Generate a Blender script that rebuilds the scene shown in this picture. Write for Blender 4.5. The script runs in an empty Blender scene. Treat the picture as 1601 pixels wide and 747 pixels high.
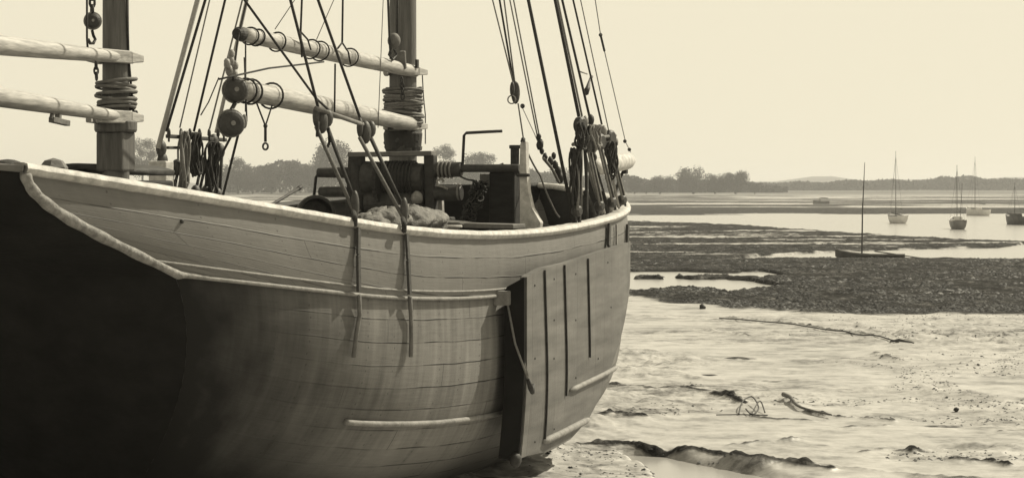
import bpy, math, random
import numpy as np
from mathutils import Vector, Matrix
R = math.radians
random.seed(7)
rng = np.random.default_rng(11)
SC = bpy.context.scene

# ------------------------------------------------------------------ camera, world, sun
FPX, HZ, EYE = 3200.0, 297.0, 3.0          # focal length and horizon row in photo pixels, eye height
cam_d = bpy.data.cameras.new('camera')
cam = bpy.data.objects.new('camera', cam_d)
SC.collection.objects.link(cam)
cam.location = (0, 0, EYE)
cam.rotation_euler = (R(90), 0, 0)
cam_d.sensor_width = 36
cam_d.lens = 36 * FPX / 1601
cam_d.shift_y = -(373.5 - HZ) / 1601
cam_d.clip_start = 0.1
cam_d.clip_end = 30000
SC.camera = cam

SUN_AZ, SUN_EL = 38.0, 42.0                # azimuth from +X towards +Y
sdir = Vector((math.cos(R(SUN_AZ)) * math.cos(R(SUN_EL)), math.sin(R(SUN_AZ)) * math.cos(R(SUN_EL)), math.sin(R(SUN_EL))))
w = bpy.data.worlds.new('World')
SC.world = w
w.use_nodes = True
nt = w.node_tree
nt.nodes.clear()
out = nt.nodes.new('ShaderNodeOutputWorld')
bg = nt.nodes.new('ShaderNodeBackground')
sky = nt.nodes.new('ShaderNodeTexSky')
sky.sky_type = 'NISHITA'
sky.sun_disc = False
sky.sun_elevation = R(SUN_EL)
sky.sun_rotation = R(90 - SUN_AZ)
sky.dust_density = 1.0
bw = nt.nodes.new('ShaderNodeRGBToBW')
mn = nt.nodes.new('ShaderNodeMath'); mn.operation = 'MINIMUM'
mn.inputs[1].default_value = 7.7
gain = nt.nodes.new('ShaderNodeMath'); gain.operation = 'MULTIPLY'; gain.inputs[1].default_value = 2.3   # bright hazy summer sky
tint = nt.nodes.new('ShaderNodeMix'); tint.data_type = 'RGBA'; tint.blend_type = 'MULTIPLY'
tint.inputs[0].default_value = 1.0
nt.links.new(sky.outputs[0], bw.inputs[0])
nt.links.new(bw.outputs[0], gain.inputs[0])
nt.links.new(gain.outputs[0], mn.inputs[0])
nt.links.new(mn.outputs[0], tint.inputs[6])
tint.inputs[7].default_value = (1.0, 0.918, 0.70, 1)
nt.links.new(tint.outputs[2], bg.inputs[0])
bg.inputs[1].default_value = 0.10
nt.links.new(bg.outputs[0], out.inputs[0])

sun_d = bpy.data.lights.new('sun', 'SUN')
sun_d.energy = 4.8
sun_d.angle = R(0.6)
sun_d.color = (1.0, 0.925, 0.74)
sun = bpy.data.objects.new('sun', sun_d)
SC.collection.objects.link(sun)
sun.rotation_euler = sdir.to_track_quat('Z', 'Y').to_euler()
sun.location = (30, 10, 40)

SC.view_settings.view_transform = 'Standard'
SC.view_settings.look = 'None'
SC.view_settings.gamma = 1
SC.view_settings.use_curve_mapping = False
SC.view_settings.exposure = 0.2

# ------------------------------------------------------------------ frames
ANG = R(16.0)
DM = 24.6
MX = (630 - 800.5) / FPX * DM
SHIP_M = Matrix.Translation((MX, DM, 0)) @ Matrix.Rotation(-ANG, 4, 'Z')
SHIP_I = SHIP_M.inverted()
CAM_L = SHIP_I @ Vector((0, 0, EYE))


def ray(px, py):
    return Vector(((px - 800.5) / FPX, 1.0, (HZ - py) / FPX))


def rayl(px, py):
    return SHIP_I.to_3x3() @ ray(px, py)


def PV(px, py, v):                          # point of the ship where a sight line meets the plane v
    d = rayl(px, py)
    return CAM_L + d * ((v - CAM_L.x) / d.x)


def PU(px, py, u):
    d = rayl(px, py)
    return CAM_L + d * ((u - CAM_L.y) / d.y)


def PD(px, py, D):
    return SHIP_I @ (Vector((0, 0, EYE)) + ray(px, py) * D)


def PG(px, py, z=0.0):                      # world point on the ground
    return Vector((0, 0, EYE)) + ray(px, py) * ((EYE - z) * FPX / (py - HZ))


def proj(p):                                # ship point -> pixel
    q = SHIP_M @ Vector(p)
    return 800.5 + FPX * q.x / q.y, HZ - FPX * (q.z - EYE) / q.y


# ------------------------------------------------------------------ materials
def newmat(name):
    m = bpy.data.materials.new(name)
    m.use_nodes = True
    n = m.node_tree.nodes
    return m, n, m.node_tree.links, n['Principled BSDF']


def g(v):
    return (v, v * 0.975, v * 0.93, 1)


def mat(name, lo, hi, rough=0.7, scale=6.0, stretch=(1, 1, 1), bump=0.15, bscale=None, metal=0.0, spec=0.3):
    m, n, l, b = newmat(name)
    tc = n.new('ShaderNodeTexCoord')
    mp = n.new('ShaderNodeMapping'); mp.inputs['Scale'].default_value = stretch
    l.new(tc.outputs['Object'], mp.inputs[0])
    no = n.new('ShaderNodeTexNoise'); no.inputs['Scale'].default_value = scale
    no.inputs['Detail'].default_value = 6; no.inputs['Roughness'].default_value = 0.65
    l.new(mp.outputs[0], no.inputs[0])
    cr = n.new('ShaderNodeValToRGB')
    cr.color_ramp.elements[0].position = 0.3; cr.color_ramp.elements[0].color = g(lo)
    cr.color_ramp.elements[1].position = 0.7; cr.color_ramp.elements[1].color = g(hi)
    l.new(no.outputs[0], cr.inputs[0])
    l.new(cr.outputs[0], b.inputs['Base Color'])
    b.inputs['Roughness'].default_value = rough
    b.inputs['Metallic'].default_value = metal
    b.inputs['Specular IOR Level'].default_value = spec
    if bump:
        n2 = n.new('ShaderNodeTexNoise'); n2.inputs['Scale'].default_value = bscale or scale * 5
        n2.inputs['Detail'].default_value = 4
        l.new(mp.outputs[0], n2.inputs[0])
        bp = n.new('ShaderNodeBump'); bp.inputs['Strength'].default_value = bump
        bp.inputs['Distance'].default_value = 0.02
        l.new(n2.outputs[0], bp.inputs['Height'])
        l.new(bp.outputs[0], b.inputs['Normal'])
    return m


def math_(n, l, op, a, b=None, c=None):
    x = n.new('ShaderNodeMath'); x.operation = op
    for i, val in enumerate((a, b, c)):
        if val is None:
            continue
        if isinstance(val, (int, float)):
            x.inputs[i].default_value = val
        else:
            l.new(val, x.inputs[i])
    return x.outputs[0]


def plank_mat(name, lo, hi, width, seam=0.05, streak=0.5, tar_shade=False, rough=0.6, phase=0.0, seamw=0.035, butt=True, stern_shade=False):
    """weathered painted planking: uv = metres along the hull, metres of girth"""
    m, n, l, b = newmat(name)
    uv = n.new('ShaderNodeUVMap')
    sep = n.new('ShaderNodeSeparateXYZ'); l.new(uv.outputs[0], sep.inputs[0])
    x, y = sep.outputs[0], sep.outputs[1]
    wob = n.new('ShaderNodeTexNoise'); wob.inputs['Scale'].default_value = 0.9; wob.inputs['Detail'].default_value = 2
    l.new(uv.outputs[0], wob.inputs[0])
    yy = math_(n, l, 'ADD', y, math_(n, l, 'MULTIPLY', math_(n, l, 'SUBTRACT', wob.outputs[0], 0.5), 0.05))
    t = math_(n, l, 'ADD', math_(n, l, 'DIVIDE', yy, width), phase)
    fr = math_(n, l, 'FRACT', t)
    row = math_(n, l, 'FLOOR', t)
    d = math_(n, l, 'MINIMUM', fr, math_(n, l, 'SUBTRACT', 1.0, fr))
    s1 = n.new('ShaderNodeMapRange'); s1.inputs[1].default_value = seamw * 0.25; s1.inputs[2].default_value = seamw
    s1.inputs[3].default_value = 1; s1.inputs[4].default_value = 0
    l.new(d, s1.inputs[0])
    # broken seam strength
    bn = n.new('ShaderNodeTexNoise'); bn.inputs['Scale'].default_value = 2.2; bn.inputs['Detail'].default_value = 5
    l.new(uv.outputs[0], bn.inputs[0])
    br = n.new('ShaderNodeMapRange'); br.inputs[1].default_value = 0.40; br.inputs[2].default_value = 0.58
    br.inputs[3].default_value = 0.15; br.inputs[4].default_value = 1.0
    l.new(bn.outputs[0], br.inputs[0])
    seamf = math_(n, l, 'MULTIPLY', s1.outputs[0], br.outputs[0])
    if butt:
        off = math_(n, l, 'MULTIPLY', math_(n, l, 'FRACT', math_(n, l, 'MULTIPLY', row, 0.377)), 1.0)
        fx = math_(n, l, 'FRACT', math_(n, l, 'ADD', math_(n, l, 'DIVIDE', x, 4.6), off))
        bt = math_(n, l, 'LESS_THAN', fx, 0.0025)
        seamf = math_(n, l, 'MAXIMUM', seamf, math_(n, l, 'MULTIPLY', bt, 0.6))
    # vertical weather streaks
    mp = n.new('ShaderNodeMapping'); mp.inputs['Scale'].default_value = (5.0, 0.55, 1)
    l.new(uv.outputs[0], mp.inputs[0])
    st = n.new('ShaderNodeTexNoise'); st.inputs['Scale'].default_value = 1.4; st.inputs['Detail'].default_value = 7
    st.inputs['Roughness'].default_value = 0.6
    l.new(mp.outputs[0], st.inputs[0])
    # long grain along planks
    mp2 = n.new('ShaderNodeMapping'); mp2.inputs['Scale'].default_value = (1.2, 16.0, 1)
    l.new(uv.outputs[0], mp2.inputs[0])
    gr = n.new('ShaderNodeTexNoise'); gr.inputs['Scale'].default_value = 2.5; gr.inputs['Detail'].default_value = 8
    gr.inputs['Roughness'].default_value = 0.7
    l.new(mp2.outputs[0], gr.inputs[0])
    big = n.new('ShaderNodeTexNoise'); big.inputs['Scale'].default_value = 0.7; big.inputs['Detail'].default_value = 4
    l.new(uv.outputs[0], big.inputs[0])
    mixv = math_(n, l, 'ADD', math_(n, l, 'MULTIPLY', st.outputs[0], streak), math_(n, l, 'MULTIPLY', gr.outputs[0], 0.45))
    mixv = math_(n, l, 'ADD', mixv, math_(n, l, 'MULTIPLY', big.outputs[0], 0.35))
    # per plank tone
    pl = n.new('ShaderNodeTexWhiteNoise'); pl.noise_dimensions = '1D'
    l.new(row, pl.inputs['W'])
    mixv = math_(n, l, 'ADD', mixv, math_(n, l, 'MULTIPLY', pl.outputs[0], 0.10))
    tot = streak + 0.9
    mr = n.new('ShaderNodeMapRange'); mr.inputs[1].default_value = 0.36 * tot; mr.inputs[2].default_value = 0.66 * tot
    l.new(mixv, mr.inputs[0])
    cr = n.new('ShaderNodeMix'); cr.data_type = 'RGBA'
    cr.inputs[6].default_value = g(lo); cr.inputs[7].default_value = g(hi)
    l.new(mr.outputs[0], cr.inputs[0])
    col = cr.outputs[2]
    if tar_shade:                                  # tarred bottom: a worn coat with a ragged upper edge
        for (a0, a1, dark, use) in ((1.5, 1.9, 0.62, y), ):
            zz = math_(n, l, 'ADD', use, math_(n, l, 'MULTIPLY', math_(n, l, 'SUBTRACT', st.outputs[0], 0.5), 1.6))
            mk = n.new('ShaderNodeMapRange'); mk.inputs[1].default_value = a0; mk.inputs[2].default_value = a1
            l.new(zz, mk.inputs[0])
            k = n.new('ShaderNodeMix'); k.data_type = 'RGBA'; k.blend_type = 'MULTIPLY'
            k.inputs[7].default_value = (dark, dark, dark, 1)
            l.new(math_(n, l, 'MULTIPLY', mk.outputs[0], 0.9), k.inputs[0]); l.new(col, k.inputs[6])
            col = k.outputs[2]
    if stern_shade:                              # shade of the stern quarter painted in near-black, ragged edge
        at = n.new('ShaderNodeAttribute'); at.attribute_name = 'tar_shade'
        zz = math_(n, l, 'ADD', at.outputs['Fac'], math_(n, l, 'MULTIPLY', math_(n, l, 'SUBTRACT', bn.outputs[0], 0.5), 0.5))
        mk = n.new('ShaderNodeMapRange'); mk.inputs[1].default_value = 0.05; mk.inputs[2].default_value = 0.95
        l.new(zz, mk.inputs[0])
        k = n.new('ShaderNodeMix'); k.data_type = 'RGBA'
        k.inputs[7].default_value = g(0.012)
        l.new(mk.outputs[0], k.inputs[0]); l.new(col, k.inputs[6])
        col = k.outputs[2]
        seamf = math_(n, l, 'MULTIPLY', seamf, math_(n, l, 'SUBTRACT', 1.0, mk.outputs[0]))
    sm = n.new('ShaderNodeMix'); sm.data_type = 'RGBA'
    sm.inputs[7].default_value = g(seam)
    l.new(math_(n, l, 'MULTIPLY', seamf, 0.95), sm.inputs[0]); l.new(col, sm.inputs[6])
    l.new(sm.outputs[2], b.inputs['Base Color'])
    b.inputs['Roughness'].default_value = rough
    b.inputs['Specular IOR Level'].default_value = 0.12 if stern_shade else 0.25
    # fastenings: a pair in every plank at each frame
    fxx = math_(n, l, 'SUBTRACT', math_(n, l, 'FRACT', math_(n, l, 'DIVIDE', x, .46)), .5)
    dx_ = math_(n, l, 'MULTIPLY', math_(n, l, 'ABSOLUTE', math_(n, l, 'ADD', fxx, math_(n, l, 'MULTIPLY', math_(n, l, 'SUBTRACT', fr, .5), .07))), .46)
    dy_ = math_(n, l, 'MULTIPLY', math_(n, l, 'SUBTRACT', d, .24), width)
    dd_ = math_(n, l, 'SQRT', math_(n, l, 'ADD', math_(n, l, 'MULTIPLY', dx_, dx_), math_(n, l, 'MULTIPLY', dy_, dy_)))
    dot = n.new('ShaderNodeMapRange'); dot.inputs[1].default_value = .006; dot.inputs[2].default_value = .013
    dot.inputs[3].default_value = .55; dot.inputs[4].default_value = 0
    l.new(dd_, dot.inputs[0])
    dm = n.new('ShaderNodeMix'); dm.data_type = 'RGBA'; dm.inputs[7].default_value = g(seam)
    l.new(math_(n, l, 'MULTIPLY', dot.outputs[0], br.outputs[0]), dm.inputs[0]); l.new(sm.outputs[2], dm.inputs[6])
    l.new(dm.outputs[2], b.inputs['Base Color'])
    hgt = math_(n, l, 'ADD', math_(n, l, 'MULTIPLY', seamf, -1.0), math_(n, l, 'MULTIPLY', gr.outputs[0], 0.35))
    hgt = math_(n, l, 'ADD', hgt, math_(n, l, 'MULTIPLY', pl.outputs[0], 0.25))
    bp = n.new('ShaderNodeBump'); bp.inputs['Strength'].default_value = 0.55; bp.inputs['Distance'].default_value = 0.012
    l.new(hgt, bp.inputs['Height'])
    l.new(bp.outputs[0], b.inputs['Normal'])
    return m


M = {}
M['topsides'] = plank_mat('grey_topside_paint', 0.13, 0.21, 0.19, seam=0.03, streak=0.3, phase=0.0, seamw=0.05)
M['bottom'] = plank_mat('worn_bottom_paint', 0.11, 0.25, 0.205, seam=0.018, streak=1.0, tar_shade=True, phase=0.1, seamw=0.04, stern_shade=True)
M['leeboard'] = plank_mat('leeboard_planks', 0.07, 0.20, 0.42, seam=0.06, streak=0.8, seamw=0.010, butt=False)
M['transom'] = mat('black_shade_coat', 0.008, 0.018, rough=0.75, scale=3, bump=0.2, spec=0.1)  # near-black colour carries part of the shade on stern and leeboard edge
M['inner'] = mat('dark_bulwark_paint', 0.015, 0.035, rough=0.8, scale=5, stretch=(1, 1, 4))
M['white'] = mat('chalky_white_paint', 0.30, 0.60, rough=0.6, scale=11, bump=0.25, bscale=30)
M['moulding'] = mat('worn_pale_moulding', 0.15, 0.29, rough=0.7, scale=9, bump=0.4, bscale=30)
M['stern_moulding'] = mat('chafed_pale_moulding', 0.10, 0.32, rough=0.7, scale=14, bump=0.5, bscale=40)
M['spar'] = mat('pale_scraped_spar', 0.22, 0.54, rough=0.6, scale=5, stretch=(7, 0.7, 7), bump=0.2)
M['mast'] = mat('oiled_mast', 0.07, 0.16, rough=0.6, scale=4, stretch=(6, 6, 0.5), bump=0.3)
M['dark_wood'] = mat('dark_tarred_timber', 0.022, 0.06, rough=0.7, scale=8, bump=0.3)
M['mid_wood'] = mat('grey_timber', 0.10, 0.2, rough=0.75, scale=7, bump=0.3)
M['iron'] = mat('rusty_iron', 0.02, 0.05, rough=0.6, scale=20, bump=0.3)
M['drum_iron'] = mat('greased_iron', 0.03, 0.075, rough=0.5, scale=14, bump=0.25)
M['galv'] = mat('worn_bright_iron', 0.18, 0.34, rough=0.5, scale=20, bump=0.3)
M['rope_dark'] = mat('tarred_rope', 0.025, 0.06, rough=0.85, scale=40, bump=0.5)
M['rope'] = mat('hemp_rope', 0.16, 0.28, rough=0.85, scale=40, bump=0.5)
M['rope_mid'] = mat('weathered_rope', .09, .17, rough=.85, scale=40, bump=.5)
M['rope_pale'] = mat('pale_manila_rope', 0.34, 0.5, rough=0.85, scale=40, bump=0.5)
M['strap'] = mat('painted_iron_strap', 0.03, 0.07, rough=0.6, scale=30)
M['canvas'] = mat('dirty_canvas', 0.08, 0.24, rough=0.9, scale=12, bump=0.7, bscale=30)
M['canvas_dark'] = mat('tarred_canvas', .03, .12, rough=.9, scale=9, stretch=(1, 1, 4), bump=.7, bscale=24)
M['deck'] = mat('scrubbed_deck', 0.14, 0.22, rough=0.8, scale=6, stretch=(8, 1, 1))
M['block'] = mat('dark_elm_block', 0.035, 0.08, rough=0.55, scale=12)


# ------------------------------------------------------------------ mesh builder
class MB:
    def __init__(s):
        s.v = []; s.f = []; s.uv = None

    def add(s, verts, faces):
        o = len(s.v)
        s.v += [tuple(p) for p in verts]
        s.f += [tuple(i + o for i in f) for f in faces]
        return s

    def box(s, c, size, M3=None, taper=1.0):
        hx, hy, hz = size[0] / 2, size[1] / 2, size[2] / 2
        vs = []
        for z in (-1, 1):
            k = taper if z > 0 else 1
            for x, y in ((-1, -1), (1, -1), (1, 1), (-1, 1)):
                p = Vector((x * hx * k, y * hy * k, z * hz))
                if M3 is not None:
                    p = M3 @ p
                vs.append(Vector(c) + p)
        return s.add(vs, [(0, 3, 2, 1), (4, 5, 6, 7), (0, 1, 5, 4), (1, 2, 6, 5), (2, 3, 7, 6), (3, 0, 4, 7)])

    def bar(s, a, b, wd, ht, up=(0, 0, 1), wd2=None, ht2=None):
        a, b = Vector(a), Vector(b)
        d = (b - a).normalized()
        x = d.cross(Vector(up))
        x = x.normalized() if x.length > 1e-5 else Vector((1, 0, 0))
        y = x.cross(d)
        vs = []
        for p, ww, hh in ((a, wd, ht), (b, wd2 or wd, ht2 or ht)):
            for i, j in ((-1, -1), (1, -1), (1, 1), (-1, 1)):
                vs.append(p + x * (i * ww / 2) + y * (j * hh / 2))
        return s.add(vs, [(0, 1, 2, 3), (7, 6, 5, 4), (0, 4, 5, 1), (1, 5, 6, 2), (2, 6, 7, 3), (3, 7, 4, 0)])

    def tube(s, pts, r, n=8, closed=False, flat=None):
        pts = [Vector(p) for p in pts]
        N = len(pts)
        rr = r if isinstance(r, (list, tuple)) else [r] * N
        vs = []
        prevx = None
        for i, p in enumerate(pts):
            if closed:
                t = pts[(i + 1) % N] - pts[i - 1]
            else:
                t = pts[min(i + 1, N - 1)] - pts[max(i - 1, 0)]
            t = t.normalized() if t.length > 1e-9 else Vector((0, 0, 1))
            if prevx is None:
                ref = Vector((0, 0, 1)) if abs(t.z) < 0.9 else Vector((1, 0, 0))
                x = t.cross(ref).normalized()
            else:
                x = (prevx - t * prevx.dot(t))
                x = x.normalized() if x.length > 1e-6 else t.orthogonal().normalized()
            prevx = x
            y = t.cross(x)
            for k in range(n):
                a = 2 * math.pi * k / n
                q = x * (math.cos(a) * rr[i]) + y * (math.sin(a) * rr[i])
                if flat:
                    f = Vector(flat); q = q - f * (q.dot(f) * 0.55)
                vs.append(p + q)
        fs = []
        for i in range(N if closed else N - 1):
            j = (i + 1) % N
            for k in range(n):
                k2 = (k + 1) % n
                fs.append((i * n + k, i * n + k2, j * n + k2, j * n + k))
        if not closed:
            fs.append(tuple(range(n - 1, -1, -1)))
            fs.append(tuple((N - 1) * n + k for k in range(n)))
        return s.add(vs, fs)

    def lathe(s, a, axis, prof, n=20):
        """prof: list of (distance along axis, radius)"""
        ax = Vector(axis).normalized()
        x = ax.orthogonal().normalized(); y = ax.cross(x)
        vs = []
        for h, r in prof:
            for k in range(n):
                t = 2 * math.pi * k / n
                vs.append(Vector(a) + ax * h + (x * math.cos(t) + y * math.sin(t)) * max(r, 1e-4))
        fs = []
        for i in range(len(prof) - 1):
            for k in range(n):
                k2 = (k + 1) % n
                fs.append((i * n + k, i * n + k2, (i + 1) * n + k2, (i + 1) * n + k))
        fs.append(tuple(range(n - 1, -1, -1)))
        fs.append(tuple((len(prof) - 1) * n + k for k in range(n)))
        return s.add(vs, fs)

    def ball(s, c, rad, n=12, m=8, M3=None, noise=0.0):
        vs = []
        rx, ry, rz = rad if isinstance(rad, (list, tuple)) else (rad,) * 3
        for i in range(m + 1):
            ph = math.pi * i / m
            for k in range(n):
                t = 2 * math.pi * k / n
                q = 1 + random.uniform(-noise, noise)
                p = Vector((rx * math.sin(ph) * math.cos(t) * q, ry * math.sin(ph) * math.sin(t) * q, rz * math.cos(ph) * q))
                if M3 is not None:
                    p = M3 @ p
                vs.append(Vector(c) + p)
        fs = []
        for i in range(m):
            for k in range(n):
                k2 = (k + 1) % n
                fs.append((i * n + k, (i + 1) * n + k, (i + 1) * n + k2, i * n + k2))
        return s.add(vs, fs)

    def grid(s, P, closed_u=False):
        """P[i][j] points"""
        a, b = len(P), len(P[0])
        o = len(s.v)
        s.v += [tuple(p) for row in P for p in row]
        for i in range(a - 1):
            for j in range(b - 1):
                s.f.append((o + i * b + j, o + (i + 1) * b + j, o + (i + 1) * b + j + 1, o + i * b + j + 1))
        return s

    def build(s, name, m, parent=None, smooth=False, bevel=0.0, solid=0.0, merge=False):
        me = bpy.data.meshes.new(name)
        me.from_pydata(s.v, [], s.f)
        if s.uv is not None:
            ul = me.uv_layers.new(name='UVMap')
            li = np.empty(len(me.loops), dtype=np.int32)
            me.loops.foreach_get('vertex_index', li)
            ul.data.foreach_set('uv', np.asarray(s.uv, dtype=np.float32)[li].ravel())
        me.materials.append(m)
        if smooth:
            me.polygons.foreach_set('use_smooth', [True] * len(me.polygons))
        me.update()
        o = bpy.data.objects.new(name, me)
        SC.collection.objects.link(o)
        if parent is not None:
            o.parent = parent
        if solid:
            md = o.modifiers.new('solid', 'SOLIDIFY'); md.thickness = solid; md.offset = 0
        if bevel:
            md = o.modifiers.new('bevel', 'BEVEL'); md.width = bevel; md.segments = 2; md.limit_method = 'ANGLE'
        return o


def tag(o, label=None, cat=None, group=None, kind=None):
    if label: o['label'] = label
    if cat: o['category'] = cat
    if group: o['group'] = group
    if kind: o['kind'] = kind
    return o


def empty(name, loc=(0, 0, 0), rz=0.0):
    o = bpy.data.objects.new(name, None)
    o.empty_display_size = 0.3
    SC.collection.objects.link(o)
    o.location = loc
    o.rotation_euler = (0, 0, rz)
    return o


def in_ship(name, mb, m, **k):              # top-level object resting on the ship: ship-frame mesh, own transform
    o = mb.build(name, m, None, **k)
    c = sum((Vector(v.co) for v in o.data.vertices), Vector()) / max(1, len(o.data.vertices))
    zmin = min(v.co.z for v in o.data.vertices)
    c.z = zmin
    o.data.transform(Matrix.Translation(-c))
    o.location = SHIP_M @ c
    o.rotation_euler = (0, 0, -ANG)
    return o


# ------------------------------------------------------------------ numpy noise
_perm = rng.random((256, 256))


def vnoise(x, y):
    xi = np.floor(x).astype(int); yi = np.floor(y).astype(int)
    fx = x - xi; fy = y - yi
    fx = fx * fx * (3 - 2 * fx); fy = fy * fy * (3 - 2 * fy)
    a = _perm[xi & 255, yi & 255]; b = _perm[(xi + 1) & 255, yi & 255]
    c = _perm[xi & 255, (yi + 1) & 255]; d = _perm[(xi + 1) & 255, (yi + 1) & 255]
    return (a * (1 - fx) + b * fx) * (1 - fy) + (c * (1 - fx) + d * fx) * fy - 0.5


def fbm(x, y, o=4, gain=0.5):
    s = 0; a = 1.0
    for i in range(o):
        s = s + a * vnoise(x + 17.3 * i, y + 9.1 * i)
        x = x * 2.03; y = y * 2.03; a *= gain
    return s


def sm(a, b, x):
    t = np.clip((x - a) / (b - a), 0, 1)
    return t * t * (3 - 2 * t)


# ------------------------------------------------------------------ hull form (ship frame: x = starboard v, y = forward u, z up)
US = [-11, -10, -9, -8, -7, -6, -5, -4, -3, -2, -1, 0, 1, 2, 3, 4, 5, 5.8, 6.15, 6.3]
VR = [1.12, 1.52, 1.83, 2.06, 2.24, 2.37, 2.47, 2.54, 2.59, 2.62, 2.64, 2.62, 2.51, 2.28, 1.93, 1.48, .95, .45, .17, 0.0]
ZR = [.12, -.01, -.13, -.24, -.34, -.405, -.445, -.46, -.455, -.43, -.39, -.34, -.28, -.215, -.15, -.09, -.03, .02, .035, .045]


def smooth_interp(x, xs, ys):
    # catmull-rom
    x = max(xs[0], min(xs[-1], x))
    i = max(0, min(len(xs) - 2, int(np.searchsorted(xs, x) - 1)))
    x0, x1 = xs[i], xs[i + 1]
    h = x1 - x0
    t = (x - x0) / h
    m0 = (ys[i + 1] - ys[i - 1]) / (xs[i + 1] - xs[i - 1]) if i > 0 else (ys[1] - ys[0]) / (xs[1] - xs[0])
    m1 = (ys[i + 2] - ys[i]) / (xs[i + 2] - xs[i]) if i + 2 < len(xs) else (ys[-1] - ys[-2]) / (xs[-1] - xs[-2])
    return ((2 * t**3 - 3 * t**2 + 1) * ys[i] + (t**3 - 2 * t**2 + t) * h * m0 + (-2 * t**3 + 3 * t**2) * ys[i + 1] + (t**3 - t**2) * h * m1)


def vr(u): return smooth_interp(u, US, VR)
def zr(u): return EYE + smooth_interp(u, US, ZR)


WALE = 0.56
U0, U1 = -11.0, 6.3
NS = 150


def station(c):
    # denser near the ends
    return c


def top_pt(c, t, off=0.0):
    """topsides: t 0 at rail, 1 at wale"""
    ur = U0 + (U1 - U0) * c
    ed = (1.0 - c) ** 6 * 1.4
    u = ur + ed * (t ** 2.2) - 0.25 * (c ** 8) * t
    v = vr(ur) * (1 - 0.0 * t) + (vr(min(u, U1)) - vr(ur)) * 0.9
    v = v - 0.02 * t + 0.03 * math.sin(math.pi * t)
    if c > 0.999: v = 0
    z = zr(ur) - (zr(ur) - (zr(u) - WALE)) * t if u < U1 else zr(ur) - WALE * t
    return Vector((max(v, 0) + off, u, z))


def low_pt(c, q, off=0.0):
    """below the wale: q 0 at wale, 1 at keel"""
    w0 = top_pt(c, 1.0)
    th = q * math.pi / 2
    k = c
    ev = np.interp(k, [0, .10, .18, .26, .35, .45, .6, .75, 1], [2.6, 2.0, 1.3, .80, .56, .46, .42, .48, .8])
    ez = np.interp(k, [0, .10, .18, .26, .35, .45, .6, .75, 1], [1.05, 1.0, .92, .84, .74, .68, .66, .72, .9])
    zk = -0.12
    z = w0.z - (w0.z - zk) * (math.sin(th) ** ez)
    v = w0.x * (max(math.cos(th), 0) ** ev)
    u = w0.y + (1 - c) ** 7 * 1.9 * (math.sin(th) ** 1.0) - 0.5 * c ** 8 * math.sin(th)
    v = v * (1 + 0.035 * math.sin(math.pi * min(1, q * 1.6)) * (1 - abs(2 * c - 1)) )
    return Vector((v + off * math.cos(th * .8), u, z - off * math.sin(th * .8) * 0.5))


def col(i, n=NS):
    c = i / (n - 1)
    # slight densification near both ends
    return c - 0.09 * math.sin(2 * math.pi * c) / (2) * -1 * 0.0 + 0.0 if False else c


# ------------------------------------------------------------------ the ground
PTS_W1 = ([-4000, 300, 985, 1130, 1280, 1440, 1601, 2600], [330, 336, 345, 350, 360, 371, 378, 392])
PTS_CT = ([-4000, 900, 1120, 1200, 1300, 1440, 1560, 1600, 2600], [404, 404, 404, 398.5, 393, 388.5, 386.5, 381, 388])
PTS_CB = ([-4000, 900, 1120, 1270, 1601, 2600], [404, 404, 404, 403.5, 405, 409])
PTS_B2 = ([-4000, 300, 985, 1050, 1150, 1270, 1601, 2600], [452, 455, 461, 470, 480, 488, 498, 510])
POOL = [(900, 424), (985, 422), (1060, 422), (1130, 424), (1195, 423), (1222, 429), (1180, 437), (1212, 444), (1236, 447), (1212, 451), (1140, 457), (1105, 452), (1060, 451), (1010, 455), (960, 456), (900, 452)]
NPOOL = [(975, 706), (1040, 707), (1100, 722), (1170, 734), (1260, 748), (1330, 775), (1300, 900), (1100, 900), (1060, 765), (1030, 735)]
PUD1 = [(1080, 583), (1120, 570), (1200, 565), (1290, 572), (1330, 585), (1290, 597), (1200, 605), (1120, 598)]
PUD2 = [(1450, 592), (1520, 586), (1640, 594), (1700, 600), (1680, 630), (1540, 622), (1490, 606)]
RIDGES = [
    ([(925, 700), (985, 696), (1060, 701), (1130, 710), (1200, 722), (1300, 742)], .13, .12, 1.0),
    ([(1180, 725), (1290, 735), (1400, 752), (1500, 765)], .14, .06, .5),
    ([(960, 608), (1060, 615), (1110, 623), (1155, 634)], .10, .07, .7),
    ([(1110, 626), (1158, 636)], .16, .12, 1.0),
    ([(935, 660), (972, 652), (1020, 659)], .16, .14, .9),
    ([(1185, 655), (1225, 658), (1275, 660)], .10, .07, .9),
    ([(1225, 630), (1250, 642), (1300, 655)], .10, .05, .5),
    ([(1260, 648), (1330, 657), (1400, 663)], .09, .08, .8),
    ([(1320, 672), (1390, 668)], .10, .06, .7),
    ([(1130, 500), (1230, 511), (1330, 527), (1430, 541)], .09, .09, .6),
    ([(1100, 520), (1180, 533), (1240, 530)], .14, .08, .2),
    ([(1370, 558), (1400, 567)], .14, .10, .5),
    ([(1465, 575), (1530, 578), (1590, 584)], .1, .08, .4),
    ([(1345, 712), (1390, 704), (1420, 716)], .14, .05, .7),
    ([(1420, 712), (1455, 716)], .14, .04, .7),
    ([(1490, 732), (1540, 736), (1570, 745)], .18, .12, .9),
    ([(1560, 682), (1601, 681), (1640, 683)], .07, .06, .9),
    ([(1150, 698), (1215, 692), (1250, 688)], .06, .07, .6),
    ([(1000, 590), (1080, 592), (1180, 607)], .15, .07, .1),
    ([(1350, 615), (1420, 610), (1450, 622)], .2, .10, .1),
]


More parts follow.
